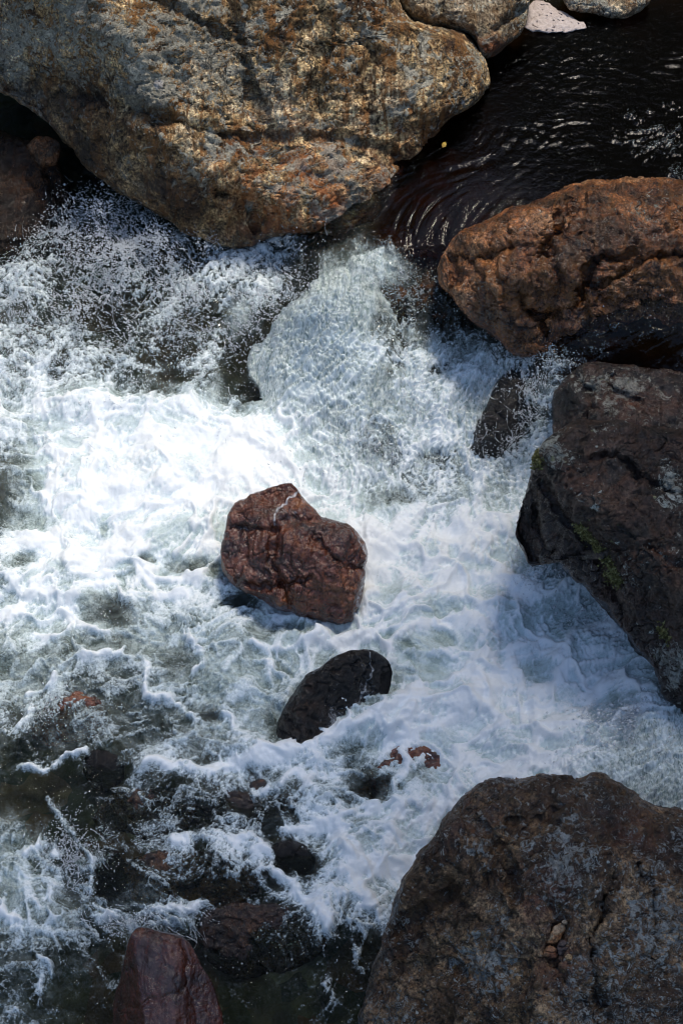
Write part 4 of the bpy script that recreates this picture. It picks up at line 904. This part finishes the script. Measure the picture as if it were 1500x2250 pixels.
def drops():
    R = np.random.default_rng(5); PXs = []; PYs = []; HH = []; RR = []
    def region(cx, cy, rx, ry, count, hmax, lace=1.0, r0=.0021, sc=1.0):
        n = int(count * 3.2); x = cx + rx * R.normal(size=n) * .5; y = cy + ry * R.normal(size=n) * .5
        u = x * S + .05 * noise2(x / 60, y / 60, 41); v = y * S + .05 * noise2(x / 60, y / 60, 42)
        e1, e2 = worley2(u * 13 * sc, v * 13 * sc, 7); k1, k2 = worley2(u * 31 * sc, v * 31 * sc, 8)
        p = (1 - lace) * .35 + lace * (np.clip(1 - (e2 - e1) / .30, 0, 1) * .55 + np.clip(1 - (k2 - k1) / .3, 0, 1) * .45) * np.clip(.6 + .9 * fbm2(u * 4, v * 4, 3, 43), 0, 1.2)
        ok = R.random(n) < p * 1.0; x = x[ok][:count]; y = y[ok][:count]
        PXs.append(x); PYs.append(y); HH.append(hmax * np.clip(.15 + .5 * R.random(len(x)) + .6 * noise2(x / 70, y / 70, 44), .02, 1.2))
        RR.append(r0 * np.exp(.42 * R.normal(size=len(x))))
    region(300, 610, 330, 130, 17000, .22); region(240, 520, 160, 90, 7000, .26); region(120, 760, 220, 200, 7000, .10); region(480, 690, 180, 140, 6000, .12)
    region(230, 450, 90, 50, 700, .34, .6, .0024); region(200, 545, 110, 60, 900, .3, .3, .0024); region(400, 540, 160, 50, 900, .2, .2, .0020)
    region(90, 590, 60, 30, 300, .1, 0, .0022)
    region(1125, 890, 110, 150, 5200, .08, 1, .0019); region(1140, 785, 110, 26, 600, .06, .2, .0019); region(1095, 710, 16, 50, 40, .10, 0, .0024)
    region(1215, 1235, 90, 70, 2600, .12, 1, .0021); region(1190, 1200, 70, 34, 260, .2, .1, .002); region(1300, 1330, 110, 70, 1500, .06)
    region(1440, 1650, 130, 110, 4200, .05, 1, .0024); region(1360, 1575, 90, 30, 600, .07, .6, .003)
    region(1385, 1580, 40, 40, 300, .08, .3, .0030); region(1300, 1650, 90, 26, 260, .05, .3, .0028); region(1450, 1550, 80, 22, 200, .06, .3, .003)
    region(850, 920, 300, 220, 7000, .03, 1, .0019); region(900, 640, 130, 60, 900, .03, .8, .0018)
    region(165, 1880, 70, 100, 1300, .03, 1, .0019); region(340, 2030, 150, 34, 1300, .03, 1, .002); region(110, 1560, 60, 50, 500, .02, 1, .002)
    region(640, 600, 90, 50, 500, .1, .3, .0018); region(600, 2090, 180, 60, 40, .0, 0, .003); region(250, 1400, 300, 160, 500, .012, 0, .0017)
    def strings(cx, cy, rx, ry, count, hmax, ang, spread):
        for _ in range(count):
            x = cx + rx * R.normal() * .5; y = cy + ry * R.normal() * .5; a = ang + R.normal() * spread; m = R.integers(7, 20); st_ = R.uniform(1.6, 3.2); bend = R.normal() * .04
            h0 = hmax * R.uniform(.05, .8); dh = hmax * R.normal() * .02; r = R.uniform(.0016, .0032); xs = []; ys = []; hs = []
            for k in range(m):
                xs.append(x); ys.append(y); hs.append(max(.0, h0 + dh * k)); x += st_ * math.cos(a); y += st_ * math.sin(a); a += bend + R.normal() * .07
            PXs.append(np.array(xs)); PYs.append(np.array(ys)); HH.append(np.array(hs)); RR.append(r * np.linspace(1, .45, m) * np.exp(.2 * R.normal(size=m)))
    strings(300, 610, 340, 150, 330, .22, -2.2, .5); strings(240, 510, 170, 90, 110, .26, -1.9, .7); strings(1125, 890, 110, 150, 170, .07, 1.3, .6); strings(1215, 1235, 90, 70, 90, .12, -1.2, .5)
    strings(1420, 1640, 130, 100, 110, .05, 2.8, .6); strings(820, 900, 280, 220, 200, .02, 1.6, .5); strings(130, 800, 220, 160, 110, .08, -2.6, .6); strings(340, 2025, 150, 30, 90, .03, .3, .8); strings(165, 1890, 60, 90, 90, .03, 1.4, .8)
    x = np.concatenate(PXs); y = np.concatenate(PYs); h = np.concatenate(HH); r = np.concatenate(RR)
    P = at(x, y, level(x, y) + h + .012); n = len(P)
    o8 = np.array([[1, 0, 0], [-1, 0, 0], [0, 1, 0], [0, -1, 0], [0, 0, 1], [0, 0, -1]], float)
    ax = R.normal(size=(n, 3)); ax /= np.linalg.norm(ax, axis=1)[:, None]; st = np.exp(np.abs(R.normal(size=n)) * .55) - 1
    D = o8[None] + (o8[None] @ ax[:, :, None]) * ax[:, None, :] * st[:, None, None]
    Vv = (P[:, None] + D * r[:, None, None]).reshape(-1, 3)
    tr = np.array([[0, 2, 4], [2, 1, 4], [1, 3, 4], [3, 0, 4], [2, 0, 5], [1, 2, 5], [3, 1, 5], [0, 3, 5]])
    T = (tr[None] + 6 * np.arange(n)[:, None, None]).reshape(-1, 3)
    b = NB('spray'); p = b.shader('BsdfPrincipled', Base_Color=(.80, .83, .86), Roughness=.12); p.node.inputs['IOR'].default_value = 1.4
    link('spray', mesh('spray', Vv, None, T), b.done(b.mixs(.25, p, b.shader('BsdfTransparent', Color=(.9, .95, .95)))), kind='stuff')
drops()

# ---------------------------------------------------------------- unseen ground with slopes added to darken reflections, and added shading leaves
def dark_slopes():  # steep unseen slopes added so the pool reflects dark ground instead of sky
    gx = np.sign(np.linspace(-1, 1, 240)) * np.abs(np.linspace(-1, 1, 240)) ** 2 * 70; gy = np.linspace(0, 1, 240) ** 1.8 * 90 - 26
    X, Y = np.meshgrid(gx, gy)
    ex = np.maximum(0, np.abs(X + .5) - 4.4 - .4 * noise2(X / 3, Y / 3, 50)); ey = np.maximum(0, Y - 5.2 - .5 * noise2(X / 2.5, Y / 2.5, 51))
    h = np.minimum(1.55 * ey, 17) + np.minimum(.75 * ex, 9)
    z = -.75 + .35 * np.minimum(Y, 5) * .3 * (Y > 0) + h * (1 + .16 * fbm2(X / 2.2, Y / 2.2, 4, 52)) + .25 * np.clip(h, 0, 1) * fbm2(X * 1.4, Y * 1.4, 4, 53)
    z = np.minimum(z, 24 + 3 * noise2(X / 9, Y / 9, 54))
    i = np.arange(X.size).reshape(X.shape); q = np.stack([i[:-1, :-1], i[:-1, 1:], i[1:, 1:], i[1:, :-1]], -1).reshape(-1, 4)
    b = NB('dark_slope_ground'); n = b.noise(1.2, 9, .7); col = b.ramp(n, [(.35, (.010, .009, .006)), (.5, (.020, .024, .010)), (.65, (.035, .045, .016))])
    link('terrain', mesh('terrain', np.stack([X, Y, z], -1).reshape(-1, 3), q), b.done(b.shader('BsdfPrincipled', Base_Color=col, Roughness=.95)), kind='structure')
dark_slopes()

def shade_leaves():
    """unseen leaf clumps added high above the frame, toward the sun, to shade the lower right"""
    R = np.random.default_rng(12); Vs = []; Fs = []; T = []
    def plan(px, py, z):
        g = at(np.array(float(px)), np.array(float(py)), 0.0); return g + SUN * (z - 0) / SUN[2]
    clumps = []
    for _ in range(440):
        px = R.uniform(-300, 2300); py = R.uniform(800, 2700)
        edge = py - (1680 - .56 * (px - 200) - .8 * max(0, px - 900)) + 90 * R.normal()      # shade begins below a slanting line
        if edge < 0: continue
        clumps.append(plan(px, py, R.uniform(5.6, 7.4)))
    for c in clumps:
        n = 20; p = c + R.normal(size=(n, 3)) * np.array([.24, .24, .12])
        d = R.normal(size=(n, 3)) * np.array([1, 1, .35]); d /= np.linalg.norm(d, axis=1)[:, None]
        u = np.cross(d, R.normal(size=(n, 3)) * .5 + np.array([0, 0, 1.])); u /= np.linalg.norm(u, axis=1)[:, None]
        L = R.uniform(.05, .10, n)[:, None]; k = len(Vs) * 4 if False else sum(len(v) for v in Vs)
        q = np.stack([p - d * L, p + u * L * .42, p + d * L, p - u * L * .42], 1).reshape(-1, 3)
        Vs.append(q); Fs.append(k + np.arange(n * 4).reshape(n, 4))
    b = NB('shade_leaf'); col = b.ramp(b.noise(3, 4), [(.35, (.03, .05, .012)), (.65, (.08, .11, .03))])
    link('shade_leaves', mesh('shade_leaves', np.concatenate(Vs), np.concatenate(Fs), smooth=False), b.done(b.shader('BsdfPrincipled', Base_Color=col, Roughness=.6)), kind='stuff')
shade_leaves()
